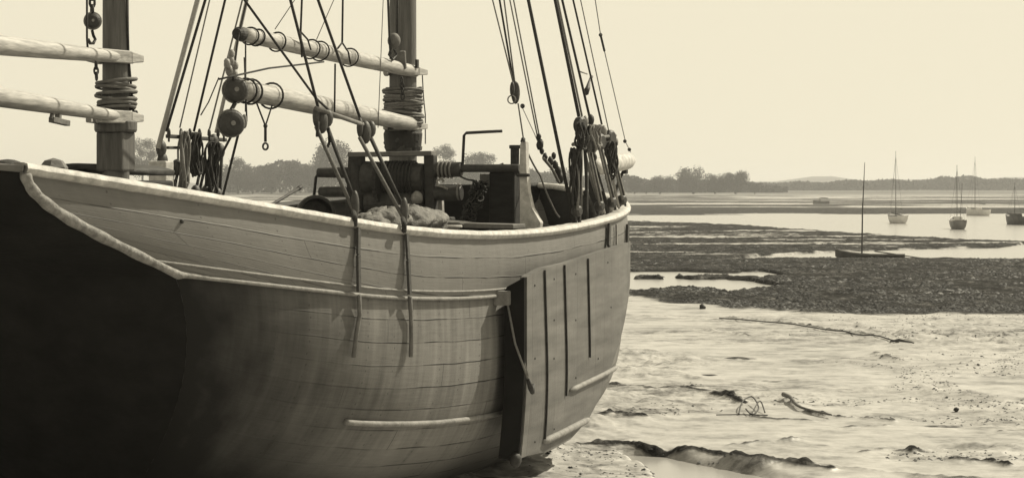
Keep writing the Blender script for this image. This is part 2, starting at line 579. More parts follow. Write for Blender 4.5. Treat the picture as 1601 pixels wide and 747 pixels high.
def inpoly(px, py, poly):
    """signed-ish distance in pixels of height: positive inside"""
    ins = np.zeros(px.shape, bool)
    dmin = np.full(px.shape, 1e9)
    n = len(poly)
    for i in range(n):
        x1, y1 = poly[i]; x2, y2 = poly[(i + 1) % n]
        c = ((y1 > py) != (y2 > py)) & (px < (x2 - x1) * (py - y1) / ((y2 - y1) if y2 != y1 else 1e-9) + x1)
        ins ^= c
        # distance, x squeezed because the ground is seen at a grazing angle
        ax, ay, bx, by = x1 * .2, y1, x2 * .2, y2
        qx, qy = px * .2, py
        t = np.clip(((qx - ax) * (bx - ax) + (qy - ay) * (by - ay)) / ((bx - ax)**2 + (by - ay)**2 + 1e-9), 0, 1)
        dmin = np.minimum(dmin, np.hypot(qx - ax - t * (bx - ax), qy - ay - t * (by - ay)))
    return np.where(ins, dmin, -dmin)


ZW = -0.05


def ground(X, Y):
    px = 800.5 + FPX * X / Y
    py = HZ + EYE * FPX / Y
    # wander of the edges, in world metres
    n1 = fbm(X / 6 + 3, Y / 9 + 5, 4)
    n2 = fbm(X / 0.9, Y / 1.6, 3)
    e = n1 * 7.0 + n2 * 3.2 + 2.0 * fbm(X / 2.2 + 6, Y / 1.4, 3)
    e_small = n1 * 2.0 + n2 * 1.2
    W1 = np.interp(px, *PTS_W1); CT = np.interp(px, *PTS_CT); CB = np.interp(px, *PTS_CB); B2 = np.interp(px, *PTS_B2)
    h = 0.045 * fbm(X / 3.0 + 40, Y / 4.0, 4) + 0.03
    h = h + 0.03 * fbm(X / 0.8, Y / 1.1 + 7, 4)
    weed = np.zeros_like(X)
    wet = np.zeros_like(X)
    # weed covered banks
    b1 = sm(-1.2, 1.2, py - W1 + e_small * .6) * sm(-1.0, 1.0, CT - py + e_small * .7)
    b2 = sm(-1.0, 1.0, py - CB + e_small * .5) * sm(-4, 4, B2 - py + e * 1.6)
    pool = inpoly(px, py, POOL) + e_small * 1.5
    pl = sm(-1.0, 1.0, pool)
    isl = sm(0.0, 1.0, 1 - (((px - 1130) / 70) ** 2 + ((py - 434 - (px - 1130) * .03) / 3.0) ** 2) + n2 * 2.0) + sm(0, 1, 1 - (((px - 1010) / 28) ** 2 + ((py - 434) / 2.2) ** 2) + n2 * 2)
    pl = pl * (1 - np.clip(isl, 0, 1))
    bank = np.clip(b1 + b2, 0, 1) * (1 - pl)
    weed = bank * (1 - .75 * sm(.12, .3, fbm(X / 9 + 4, Y / 2.6 + 9, 3)) * sm(405, 396, py))
    h = h + bank * (0.03 + 0.07 * fbm(X / .45, Y / .45, 3)) - pl * 0.45
    # open water
    far = sm(-1.2, 1.2, W1 - py - e_small * .6)
    flats = fbm(X / 70 + 1.3, Y / 45 + 2.2, 4)
    flat_amt = sm(345, 325, py) * (0.50 + flats * 1.0)
    h = h - far * (0.5 - np.clip(flat_amt, -.2, .62))
    weed = np.maximum(weed, far * sm(-.12, .12, flats + .15 * fbm(X / 9, Y / 14, 3)) * 0.62 * sm(348, 336, py))
    ch = sm(-.8, .8, py - CT + e_small * .3) * sm(-.8, .8, CB - py + e_small * .3) * sm(1100, 1150, px)
    h = h - ch * 0.6
    # near mud
    near = sm(-6, 10, py - B2)
    r = fbm(X / 2.2 + 9, Y / 2.6 + 4, 5, .55)
    xr = X + .6 * Y                     # runnels drain obliquely down the shore
    rg1 = (1 - np.abs(fbm(X / 2.6 + Y / 9, Y / 1.5 + 31, 4)) * 2.2)
    rg2 = (1 - np.abs(fbm(X / .9 + 5 + Y / 4, Y / .55 + 3, 4)) * 2.2)
    rg1 = np.clip(rg1, 0, 1) ** 3; rg2 = np.clip(rg2, 0, 1) ** 3
    patch = sm(-.25, .35, fbm(X / 5 + 77, Y / 6 + 2, 3))
    h = h + near * (.07 * rg1 * (.2 + .8 * patch) + .06 * rg2 * (.3 + .7 * patch) + .045 * fbm(X / .30, Y / .24, 4, .6) * (.25 + .75 * patch))
    weed = np.maximum(weed, near * sm(.80, 1.0, rg1) * patch * .45)
    weed = np.maximum(weed, near * sm(.45, .8, fbm(X / .8 + 50, Y / 1.0 + 20, 4) + .35 * fbm(X / 9, Y / 7, 2)) * .8)
    np_ = sm(-3, 3, inpoly(px, py, NPOOL) + e * .8)
    h = h * (1 - np_ * .8) - np_ * 0.12
    pud = np.zeros_like(X)
    for P in (PUD1, PUD2):
        k = sm(-4, 6, inpoly(px, py, P) + e * 1.2); pud = np.maximum(pud, k)
        h = h * (1 - k * .85); wet = np.maximum(wet, k)
    k = near * sm(.12, .34, fbm(X / 4.5 + 12, Y / 3.2 + 8, 3)); pud = np.maximum(pud, k); h = h * (1 - .75 * k) + k * .02
    wet = np.maximum(wet, np.maximum(k, near * sm(-.02, .3, -r)))
    for pts, rad, hh, wd in RIDGES:
        W = [PG(a, b) for a, b in pts]
        d = np.full(X.shape, 1e9)
        xa, xb = min(p.x for p in W) - 3, max(p.x for p in W) + 3
        ya, yb = min(p.y for p in W) - 3, max(p.y for p in W) + 3
        m = (X > xa) & (X < xb) & (Y > ya) & (Y < yb)
        if not m.any():
            continue
        xs, ys = X[m], Y[m]
        xs = xs + n1[m] * .5; ys = ys + n1[m] * .9 + n2[m] * .35
        dd = np.full(xs.shape, 1e9)
        for i in range(len(W) - 1):
            ax, ay, bx, by = W[i].x, W[i].y, W[i + 1].x, W[i + 1].y
            t = np.clip(((xs - ax) * (bx - ax) + (ys - ay) * (by - ay)) / ((bx - ax)**2 + (by - ay)**2), 0, 1)
            dd = np.minimum(dd, np.hypot(xs - ax - t * (bx - ax), ys - ay - t * (by - ay)))
        rr = rad * .8 * (1 + n2[m] * 1.1)
        k = np.exp(-(dd / np.maximum(rr, .03)) ** 2)
        fr_ = fbm(xs / .16, ys / .13, 3)
        k = k * np.clip(.8 + .45 * fr_, .2, 1.1)
        h[m] += k * hh * .55 * (1 + .4 * n2[m]) + k * .022 * fr_
        weed[m] = np.maximum(weed[m], np.clip(k * 1.3 - .2, 0, 1) * wd)
    # mud squeezed up along the hull
    xl = (X - MX) * math.cos(ANG) - (Y - DM) * math.sin(ANG)
    yl = (X - MX) * math.sin(ANG) + (Y - DM) * math.cos(ANG)
    dx = np.maximum(np.abs(xl) - 1.7, 0); dy = np.maximum(np.abs(yl + 2.3) - 7.2, 0)
    dist = np.hypot(dx, dy)
    mound = np.exp(-(dist / 0.9) ** 2)
    h = h + mound * (0.06 + 0.10 * fbm(X / .5, Y / .6, 4))
    # far shore rises out of the water
    sh = sm(880, 980, Y + 30 * fbm(X / 120, Y / 400, 3))
    h = h * (1 - sh) + sh * (1.6 + 1.2 * sm(980, 1300, Y) + .5 * fbm(X / 60, Y / 60, 3))
    weed = weed * (1 - sh)
    return h, weed, wet, sh, pud


def grid_mesh(name, Xs, Ys, fn):
    a, b = Xs.shape
    h, weed, wet, sh, pud = fn(Xs, Ys)
    co = np.stack([Xs, Ys, h], -1).reshape(-1, 3).astype(np.float32)
    idx = np.arange(a * b).reshape(a, b)
    q = np.stack([idx[:-1, :-1], idx[:-1, 1:], idx[1:, 1:], idx[1:, :-1]], -1).reshape(-1, 4)
    me = bpy.data.meshes.new(name)
    me.vertices.add(a * b); me.vertices.foreach_set('co', co.ravel())
    me.loops.add(q.size); me.loops.foreach_set('vertex_index', q.ravel().astype(np.int32))
    me.polygons.add(len(q)); me.polygons.foreach_set('loop_start', np.arange(0, q.size, 4, dtype=np.int32))
    me.update(calc_edges=True)
    me.polygons.foreach_set('use_smooth', np.ones(len(q), bool))
    for nme, arr in (('weed', weed), ('wet', wet), ('shore', sh), ('puddle', pud)):
        at = me.attributes.new(nme, 'FLOAT', 'POINT')
        at.data.foreach_set('value', arr.ravel().astype(np.float32))
    me.update()
    o = bpy.data.objects.new(name, me)
    SC.collection.objects.link(o)
    return o


def mud_mat():
    m, n, l, b = newmat('estuary_mud')
    geo = n.new('ShaderNodeNewGeometry')
    def att(nm):
        a = n.new('ShaderNodeAttribute'); a.attribute_name = nm; return a.outputs['Fac']
    def noise(scale, stretch=(1, 1, 1), det=6, rough=.6):
        mp = n.new('ShaderNodeMapping'); mp.inputs['Scale'].default_value = stretch
        l.new(geo.outputs['Position'], mp.inputs[0])
        x = n.new('ShaderNodeTexNoise'); x.inputs['Scale'].default_value = scale
        x.inputs['Detail'].default_value = det; x.inputs['Roughness'].default_value = rough
        l.new(mp.outputs[0], x.inputs[0]); return x.outputs[0]
    n_big = noise(.40, (.7, 1, 1)); n_mid = noise(2.1, (.8, 1, 1)); n_fine = noise(9, (.9, 1, 1), det=8, rough=.7); n_clod = math_(n, l, 'ADD', math_(n, l, 'MULTIPLY', noise(5.5, det=8, rough=.75), .55), math_(n, l, 'MULTIPLY', noise(1.1, (1, .45, 1), det=6, rough=.7), .45))
    mudv = math_(n, l, 'ADD', math_(n, l, 'MULTIPLY', n_big, .36), math_(n, l, 'ADD', math_(n, l, 'MULTIPLY', n_mid, .40), math_(n, l, 'MULTIPLY', n_fine, .24)))
    cr = n.new('ShaderNodeValToRGB')
    e = cr.color_ramp.elements
    e[0].position = .41; e[0].color = g(.17); e[1].position = .56; e[1].color = g(.46)
    x = e.new(.47); x.color = g(.33)
    l.new(mudv, cr.inputs[0])
    cz = noise(1.1, (.55, 1.0, 1), det=5, rough=.62)
    crease = n.new('ShaderNodeMapRange'); crease.inputs[1].default_value = .0; crease.inputs[2].default_value = .03
    crease.inputs[3].default_value = 1; crease.inputs[4].default_value = 0
    l.new(math_(n, l, 'ABSOLUTE', math_(n, l, 'SUBTRACT', cz, .53)), crease.inputs[0])
    cz2 = noise(4.5, (.8, 1.1, 1), det=6, rough=.7)
    spk = n.new('ShaderNodeMapRange'); spk.inputs[1].default_value = .50; spk.inputs[2].default_value = .64
    l.new(cz2, spk.inputs[0])
    pt = n.new('ShaderNodeMapRange'); pt.inputs[1].default_value = .42; pt.inputs[2].default_value = .60
    l.new(noise(.33, (.6, 1.4, 1), det=3), pt.inputs[0])
    dk = math_(n, l, 'MAXIMUM', math_(n, l, 'MULTIPLY', crease.outputs[0], .7), math_(n, l, 'MULTIPLY', spk.outputs[0], .65))
    dk = math_(n, l, 'MULTIPLY', dk, math_(n, l, 'ADD', math_(n, l, 'MULTIPLY', pt.outputs[0], .8), .2))
    dk = math_(n, l, 'MULTIPLY', dk, math_(n, l, 'SUBTRACT', 1.0, math_(n, l, 'MULTIPLY', att('puddle'), .95)))
    cd = n.new('ShaderNodeMix'); cd.data_type = 'RGBA'; cd.inputs[7].default_value = g(.055)
    l.new(dk, cd.inputs[0]); l.new(cr.outputs[0], cd.inputs[6])
    wr = n.new('ShaderNodeValToRGB')
    e = wr.color_ramp.elements
    e[0].position = .43; e[0].color = g(.016); e[1].position = .60; e[1].color = g(.13)
    x = e.new(.52); x.color = g(.035)
    l.new(n_clod, wr.inputs[0])
    wf = math_(n, l, 'ADD', att('weed'), math_(n, l, 'MULTIPLY', math_(n, l, 'SUBTRACT', n_clod, .5), 1.0))
    mk = n.new('ShaderNodeMapRange'); mk.inputs[1].default_value = .30; mk.inputs[2].default_value = .62
    l.new(wf, mk.inputs[0])
    mx = n.new('ShaderNodeMix'); mx.data_type = 'RGBA'
    l.new(mk.outputs[0], mx.inputs[0]); l.new(cd.outputs[2], mx.inputs[6]); l.new(wr.outputs[0], mx.inputs[7])
    sx = n.new('ShaderNodeMix'); sx.data_type = 'RGBA'; sx.inputs[7].default_value = g(.10)
    l.new(att('shore'), sx.inputs[0]); l.new(mx.outputs[2], sx.inputs[6])
    l.new(sx.outputs[2], b.inputs['Base Color'])
    # wet film: glossier where wet, never on weed
    wt = math_(n, l, 'ADD', att('wet'), math_(n, l, 'MULTIPLY', math_(n, l, 'SUBTRACT', .5, n_mid), 1.2))
    wk = n.new('ShaderNodeMapRange'); wk.inputs[1].default_value = .1; wk.inputs[2].default_value = .9
    wk.inputs[3].default_value = .95; wk.inputs[4].default_value = .48
    l.new(wt, wk.inputs[0])
    rr = n.new('ShaderNodeMix'); rr.data_type = 'FLOAT'
    l.new(mk.outputs[0], rr.inputs[0]); l.new(wk.outputs[0], rr.inputs[2]); rr.inputs[3].default_value = .9
    r2 = n.new('ShaderNodeMix'); r2.data_type = 'FLOAT'
    l.new(att('shore'), r2.inputs[0]); l.new(rr.outputs[0], r2.inputs[2]); r2.inputs[3].default_value = 1.0
    l.new(r2.outputs[0], b.inputs['Roughness'])
    sp = math_(n, l, 'MULTIPLY', math_(n, l, 'SUBTRACT', 1.0, math_(n, l, 'MAXIMUM', mk.outputs[0], math_(n, l, 'MINIMUM', math_(n, l, 'MULTIPLY', dk, 1.3), 1.0))), .42)
    l.new(math_(n, l, 'ADD', sp, .03), b.inputs['Specular IOR Level'])
    hh = math_(n, l, 'ADD', math_(n, l, 'MULTIPLY', n_mid, .6), math_(n, l, 'MULTIPLY', n_fine, .25))
    hh = math_(n, l, 'ADD', hh, math_(n, l, 'MULTIPLY', math_(n, l, 'MULTIPLY', n_clod, mk.outputs[0]), 1.5))
    bp = n.new('ShaderNodeBump'); bp.inputs['Distance'].default_value = .045
    l.new(math_(n, l, 'SUBTRACT', .9, math_(n, l, 'MULTIPLY', att('puddle'), .75)), bp.inputs['Strength'])
    l.new(hh, bp.inputs['Height']); l.new(bp.outputs[0], b.inputs['Normal'])
    return m


M['mud'] = mud_mat()
rows, cols = 1500, 800
tt = np.linspace(0, 1, rows)
Yr = 14.0 * (1350 / 14.0) ** (tt ** 1.45)
tb = np.linspace(-1, 1, cols)
tan = 0.42 * (0.45 * tb + 0.55 * tb ** 3) * 1.0
tan = tan + 0.0
# mesh density follows the viewing distance; heights and colours are functions of world position only
TT, YY = np.meshgrid(tan + 0.09, Yr)
XX = TT * YY
gobj = grid_mesh('ground', XX, YY, ground)
gobj.data.materials.append(M['mud'])
tag(gobj, kind='structure')
# wider apron of the same shore, lower than the sheet above so the two never meet
ax = MB()
P = []
for yy in np.linspace(-300, 4000, 30):
    P.append([(xx, yy, -1.2) for xx in np.linspace(-2400, 2400, 30)])
ap = ax.grid(P).build('terrain', mat('deep_mud', .16, .28, rough=.5, scale=.05, bump=0))
tag(ap, kind='structure')

# water
wm, n_, l_, b_ = newmat('estuary_water')
b_.inputs['Base Color'].default_value = g(.34)   # silt-laden shallow water
b_.inputs['Roughness'].default_value = .2
b_.inputs['Specular IOR Level'].default_value = .5
b_.inputs['IOR'].default_value = 1.33
ge = n_.new('ShaderNodeNewGeometry'); no = n_.new('ShaderNodeTexNoise'); no.inputs['Scale'].default_value = 1.1; no.inputs['Detail'].default_value = 3
l_.new(ge.outputs['Position'], no.inputs[0])
bp = n_.new('ShaderNodeBump'); bp.inputs['Strength'].default_value = .12; bp.inputs['Distance'].default_value = .03
l_.new(no.outputs[0], bp.inputs['Height']); l_.new(bp.outputs[0], b_.inputs['Normal'])
wa = MB()
P = []
for yy in (-200, 20, 100, 400, 1200, 3900):
    P.append([(xx, yy, ZW) for xx in (-2300, -500, 0, 500, 2300)])
wo = wa.grid(P).build('water', wm)
tag(wo, kind='structure')

# ------------------------------------------------------------------ THE SHIP
ship = empty('sailing_ketch', (MX, DM, 0), -ANG)
tag(ship, 'old two-masted wooden sailing ketch aground on the mud, black stern and pale rail', 'sailing boat')

cs = [0.0]
# station list, denser near the stern and bow
cs = list(np.unique(np.concatenate([np.linspace(0, .12, 26), np.linspace(.12, .88, 110), np.linspace(.88, 1, 26)])))


def skin(fn, ts, sgn=1, off=0.0):
    P = []
    for c in cs:
        row = []
        for t in ts:
            p = fn(c, t, off)
            row.append(Vector((p.x * sgn, p.y, p.z)))
        P.append(row)
    return P


def uv_of(P, v0=0.0):
    uv = []
    L = 0
    for i, row in enumerate(P):
        if i: L += (row[0] - P[i - 1][0]).length
        s = v0
        for j, p in enumerate(row):
            if j: s += (p - row[j - 1]).length
            uv.append((L, s))
    return uv


ts_top = np.linspace(0, 1, 9)
ts_low = np.linspace(0, 1, 60)
for sgn in (1, -1):
    P = skin(top_pt, ts_top, sgn, 0.0)
    mb = MB(); mb.grid(P if sgn > 0 else [r[::-1] for r in P][::1])
    mb.uv = uv_of(P) if sgn > 0 else uv_of([r[::-1] for r in P])
    mb.build('topsides', M['topsides'], ship, smooth=True)
    P = skin(low_pt, ts_low, sgn, -0.028)
    PP = P if sgn > 0 else [r[::-1] for r in P]
    mb = MB(); mb.grid(PP); mb.uv = uv_of(PP)
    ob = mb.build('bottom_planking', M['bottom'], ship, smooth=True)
    at = ob.data.attributes.new('tar_shade', 'FLOAT', 'POINT')
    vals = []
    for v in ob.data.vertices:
        # painted shade on the run under the counter, deepening aft and downward
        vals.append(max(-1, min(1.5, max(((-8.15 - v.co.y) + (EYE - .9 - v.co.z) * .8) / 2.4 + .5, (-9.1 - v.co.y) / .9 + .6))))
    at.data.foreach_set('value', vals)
# transom with the underside of the counter
top_edge = [top_pt(0, t) for t in np.linspace(0, 1, 12)]
low_edge = [low_pt(0, q, -.028) for q in np.linspace(0, 1, 30)]
for nm, edge in (('transom', top_edge), ('stern_underside', low_edge)):
    P = []
    for e_ in edge:
        row = []
        for k in range(17):
            s_ = -1 + 2 * k / 16
            row.append((e_.x * s_, e_.y - 0.28 * (1 - s_ * s_) * (e_.x / 1.5), e_.z + (0.05 * (1 - s_ * s_) if nm == 'transom' and e_ is edge[0] else 0)))
        P.append(row)
    mb = MB(); mb.grid(P)
    mb.build(nm, M['transom'], ship, smooth=True)

# inner bulwarks and deck
for sgn in (1, -1):
    P = []
    for c in cs:
        u = U0 + (U1 - U0) * c
        row = []
        for t in (0, .5, 1):
            p = top_pt(c, 0)
            rk = (1 - c) ** 6 * 1.4 * min(1.25, t * .74 / WALE) ** 2.2
            row.append((sgn * max(p.x - 0.09, 0), p.y + rk + .1 * (1 - c) ** 20, p.z - .01 - .74 * t))
        P.append(row)
    mb = MB(); mb.grid(P); mb.build('bulwark', M['inner'], ship, smooth=True)
P = []
for c in cs:
    p = top_pt(c, 0)
    row = [((p.x - .08 if p.x > .08 else p.x) * s_, p.y + 2.0 * (1 - c) ** 6 + .1, p.z - .72 + .07 * (1 - s_ * s_)) for s_ in np.linspace(-1, 1, 9)]
    P.append(row)
mb = MB(); mb.grid(P); mb.build('deck', M['deck'], ship, smooth=True)


# capping rail: rounded section swept along the sheer on both sides
def sweep_rail(name, sgn, path, wd, ht, m, parent=ship, wob=0.004, n=10, outward=0.0):
    P = []
    for i, p in enumerate(path):
        p = Vector(p)
        t = (Vector(path[min(i + 1, len(path) - 1)]) - Vector(path[max(i - 1, 0)])).normalized()
        side = t.cross(Vector((0, 0, 1))).normalized()
        up = side.cross(t)
        w_ = wd * (1 + random.uniform(-wob, wob) * 6); row = []
        for k in range(n + 1):
            a = 2 * math.pi * k / n
            ca, sa = math.cos(a), math.sin(a)
            ex = math.copysign(abs(ca) ** .6, ca) * w_ / 2
            ey = math.copysign(abs(sa) ** .6, sa) * ht / 2
            row.append(p + side * (ex + outward) + up * (ey + random.uniform(-wob, wob) * .5))
        P.append(row)
    mb = MB(); mb.grid(P)
    o0 = 0; nn = n + 1
    mb.f.append(tuple(range(nn - 1, -1, -1)))
    mb.f.append(tuple((len(P) - 1) * nn + k for k in range(nn)))
    return mb.build(name, m, parent, smooth=True)


def rail_path(sgn, dz=0.0, dv=0.0, c0=0.0, c1=1.0):
    return [Vector((sgn * max(top_pt(c, 0).x + dv, 0), top_pt(c, 0).y, top_pt(c, 0).z + dz)) for c in cs if c0 <= c <= c1]


for sgn in (1, -1):
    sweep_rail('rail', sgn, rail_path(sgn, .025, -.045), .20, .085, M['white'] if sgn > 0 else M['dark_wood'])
e0 = top_edge[0]
sweep_rail('stern_rail', 1, [Vector((e0.x * s_, e0.y - .28 * (1 - s_ * s_) * (e0.x / 1.5), e0.z + .02 + .05 * (1 - s_ * s_))) for s_ in np.linspace(1.0, -1.0, 17)], .14, .05, M['mid_wood'])
# moulding that follows the raked stern edge, then the strakes along the side
for sgn in (1, -1):
    pts = [Vector((sgn * (p.x + .012), p.y - .015, p.z)) for p in [top_pt(0, t) for t in np.linspace(0.02, 1.0, 24)]]
    pts += [Vector((sgn * (top_pt(c, 1.0).x + .008), top_pt(c, 1.0).y, top_pt(c, 1.0).z + .004)) for c in (.004, .010, .018, .03)]
    mb = MB()
    rr = [.039 + .004 * math.sin(i * 1.7) - .010 * max(0, i - 14) / 10 for i in range(len(pts) - 4)] + [.027, .024, .020, .015]
    mb.tube(pts, rr, 10).build('stern_moulding', M['stern_moulding'], ship, smooth=True)
    for (t_, r_, o_) in ((1.0, .017, .006), (.885, .010, .003)):
        pts = [top_pt(c, t_, o_) for c in cs]
        pts = [Vector((sgn * p.x, p.y, p.z)) for p in pts]
        MB().tube(pts, r_, 8).build('rubbing_strake', M['moulding'], ship, smooth=True)

# sight line -> hull surface (bottom planking), used for the gear that lies on the side
_tab = []
for c in np.linspace(0, .85, 340):
    for q in np.linspace(0, 1, 160):
        p = low_pt(c, q, -.028); a_, b2_ = proj(p)
        _tab.append((a_, b2_, p.x, p.y, p.z, 1, q))
    for t in np.linspace(0, 1, 40):
        p = top_pt(c, t); a_, b2_ = proj(p)
        _tab.append((a_, b2_, p.x, p.y, p.z, 0, t))
_tab = np.array(_tab)


def on_hull(px, py, off=0.0, minx=None):
    d = np.hypot(_tab[:, 0] - px, _tab[:, 1] - py)
    d = d + np.where(_tab[:, 2] < 0.3, 50, 0)
    k = np.argsort(d)[:14]
    k = k[_tab[k, 3] < _tab[k, 3].min() + .35][:4]     # the near face, never the side turned away
    # nearest to the camera among close ones
    wts = 1 / (d[k] + .3); wts /= wts.sum()
    p = (_tab[k, 2:5] * wts[:, None]).sum(0)
    return Vector((p[0] + off, p[1], p[2] - off * .3))


# half-round strip low on the side
pts = [on_hull(a, b, .02) for a, b in [(537, 658), (560, 660), (600, 661), (640, 661), (680, 659), (720, 655), (760, 649), (792, 642)]]
fine = []
for i in range(len(pts) - 1):
    for k in range(5):
        fine.append(pts[i].lerp(pts[i + 1], k / 5))
fine.append(pts[-1])
MB().tube(fine, .026, 8).build('chafing_strip', M['moulding'], ship, smooth=True)

# chain plates of the mizzen shrouds: flat straps over the topsides, then thin rods down the side
for top, mid, low in (((555, 340), (553, 452), [(556, 458), (557, 490), (552, 520), (548, 556)]), ((631, 352), (633, 456), [(636, 462), (638, 500), (638, 530), (637, 556)])):
    a = on_hull(top[0], top[1] + 12, .03); b = on_hull(mid[0], mid[1], .045)
    m1 = on_hull((top[0] + mid[0]) / 2, (top[1] + mid[1]) / 2, .035)
    cp = MB().bar(a, m1, .06, .022, up=(1, 0, 0)).bar(m1, b, .06, .024, up=(1, 0, 0))
    cpo = cp.build('chain_plate', M['strap'], ship, bevel=.004)
    MB().tube([on_hull(x, y, .03) for x, y in low], .020, 8).build('rod', M['mid_wood'], cpo, smooth=True)

# chain plates forward, at the main shrouds
for px_ in (948, 977):
    a = on_hull(px_, 350, .035); b = on_hull(px_ - 1, 384, .035)
    MB().bar(a, b, .09, .03, up=(1, 0, 0)).build('chain_plate', M['strap'], ship, bevel=.004)
for px_ in (960,):
    a = on_hull(px_, 350, .03); b = on_hull(px_, 382, .03)
    MB().bar(a, b, .035, .02, up=(1, 0, 0)).build('chain_plate', M['moulding'], ship, bevel=.004)
# small bolt head on the topsides
MB().lathe(on_hull(284, 346, .0), (1, -.2, 0), [(0, .016), (.012, .016), (.02, .008)], 10).build('bolt', M['iron'], ship)
MB().lathe(on_hull(989, 432, -.01), (1, 0, 0), [(0, .06), (.05, .06), (.09, .03)], 10).build('bolt', M['iron'], ship)

# ------------------------------------------------------------------ leeboard
LB_AFT = -4.62


def lb_v(u, z):
    base = vr(u) + .02
    zz = (zr(u) - WALE) - z
    off = float(np.interp(u, [-4.7, -3.0, -1.0, .5, 1.3], [.24, .19, .12, .05, .03]))
    return base + off - .06 * max(0, zz - .55) ** 2 - .10 * max(0, zz - 1.5) ** 2


def lb_pt(px, py, off=0.0):
    """point of the cambered board on a sight line"""
    lo = None
    d = rayl(px, py)
    t0, t1 = 14.0, 27.0
    best = None
    prev = None
    for i in range(1600):
        t = 17.5 + 9.5 * i / 1599
        p = CAM_L + d * t
        gap = lb_v(p.y, p.z) + off - p.x
        if prev is not None and prev < 0 <= gap:
            return p                       # first time the sight line enters the board
        prev = gap
        if best is None or abs(gap) < best[0]:
            best = (abs(gap), p)
    return best[1]


# outline in (u, z)
_lt = sorted((lb_pt(*p).y, lb_pt(*p).z) for p in ((824, 433), (848, 419), (884, 411), (945, 391), (975, 381)))
_lb = sorted((lb_pt(*p).y, lb_pt(*p).z) for p in ((824, 712), (860, 704), (892, 686), (920, 655), (944, 608), (960, 560)))
LB_AFT = _lt[0][0]
LB_FWD = 1.25
_lb = _lb + [(LB_FWD, _lb[-1][1] + .9)]


def lb_top(u):
    return float(np.interp(u, [a for a, b in _lt], [b for a, b in _lt]))


def lb_bot(u):
    return float(np.interp(u, [a for a, b in _lb], [b for a, b in _lb]))


NU, NZ = 60, 30
front = []; back = []
lbu = np.linspace(LB_AFT, LB_FWD, NU)
for u in lbu:
    zt, zb = lb_top(u), lb_bot(u)
    rf = []; rb = []
    for k in range(NZ):
        z = zt + (zb - zt) * k / (NZ - 1)
        v = lb_v(u, z)
        rf.append(Vector((v, u, z))); rb.append(Vector((v - .07, u, z)))
    front.append(rf); back.append(rb)
mb = MB()
mb.grid(front); nf = len(mb.v)
mb.grid([r[::-1] for r in back])
I = lambda i, j: i * NZ + j
J = lambda i, j: nf + i * NZ + (NZ - 1 - j)
for i in range(NU - 1):
    mb.f.append((I(i, 0), J(i, 0), J(i + 1, 0), I(i + 1, 0)))
    mb.f.append((I(i + 1, NZ - 1), J(i + 1, NZ - 1), J(i, NZ - 1), I(i, NZ - 1)))
for j in range(NZ - 1):
    mb.f.append((I(0, j + 1), J(0, j + 1), J(0, j), I(0, j)))
    mb.f.append((I(NU - 1, j), J(NU - 1, j), J(NU - 1, j + 1), I(NU - 1, j + 1)))
mb.uv = [(p[2] * 1.0, p[1]) for p in mb.v]      # slabs run up and down
leeboard = mb.build('leeboard', M['leeboard'], ship, smooth=False)


def lb_run(a, b, n=14):
    A, B = lb_pt(*a), lb_pt(*b)
    r_ = []
    for i in range(n):
        t = i / (n - 1)
        u = A.y + (B.y - A.y) * t; z = A.z + (B.z - A.z) * t
        r_.append(Vector((lb_v(u, z) + .012, u, z)))
    return r_


for a, b in (((850, 422), (850, 690)), ((881, 414), (884, 618)), ((918, 404), (921, 558))):
    pts = lb_run(a, b)
    mb = MB()
    for i in range(len(pts) - 1):
        mb.bar(pts[i], pts[i + 1] + (pts[i + 1] - pts[i]) * .02, .019, .018, up=(1, 0, 0))
    mb.build('slab_edge', M['iron'], leeboard)
for a, b, r_ in (((848, 690), (918, 655), .042), ((890, 610), (962, 574), .032)):
    pts = lb_run(a, b)
    rr = [r_ * (.9 if 0 < i < len(pts) - 1 else .5) for i in range(len(pts))]
    MB().tube(pts, rr, 10).build('batten', M['moulding'], leeboard, smooth=True)
for bx_, by_ in ((836, 446), (836, 560), (836, 690), (866, 436), (866, 560), (866, 670), (900, 428), (900, 590), (950, 410), (935, 560), (955, 480), (866, 500), (900, 500)):
    p_ = lb_pt(bx_, by_)
    MB().lathe(Vector((lb_v(p_.y, p_.z) - .005, p_.y, p_.z)), (1, 0, 0), [(0, .012), (.008, .012), (.013, .007)], 10).build('bolt', M['iron'], leeboard)
# aft edge timber, widened inboard as a black stand-in for shade; rounded iron foot
pts = [Vector((lb_v(LB_AFT, z) - .115, LB_AFT - .025, z)) for z in np.linspace(lb_top(LB_AFT) + .0, lb_bot(LB_AFT), 14)]
mb = MB()
vs_ = []; fs_ = []
for i, p in enumerate(pts):
    k_ = .10 - .03 * (1 if i == 0 else 0)
    for a_, b_2 in ((-k_, -.025), (.10, -.025), (.10, .025), (-k_, .025)):
        vs_.append(p + Vector((a_, b_2, -.09 if (i == 0 and a_ < 0) else 0)))
for i in range(len(pts) - 1):
    for k_ in range(4):
        fs_.append((i * 4 + k_, i * 4 + (k_ + 1) % 4, i * 4 + 4 + (k_ + 1) % 4, i * 4 + 4 + k_))
fs_ += [(3, 2, 1, 0), tuple(len(vs_) - 4 + k_ for k_ in range(4))]
mb.add(vs_, fs_)
mb.build('edge_shade_timber', M['transom'], leeboard, bevel=.006)
MB().ball(pts[-1] + Vector((.07, -.01, -.01)), (.06, .075, .075)).build('foot_iron', M['iron'], leeboard, smooth=True)
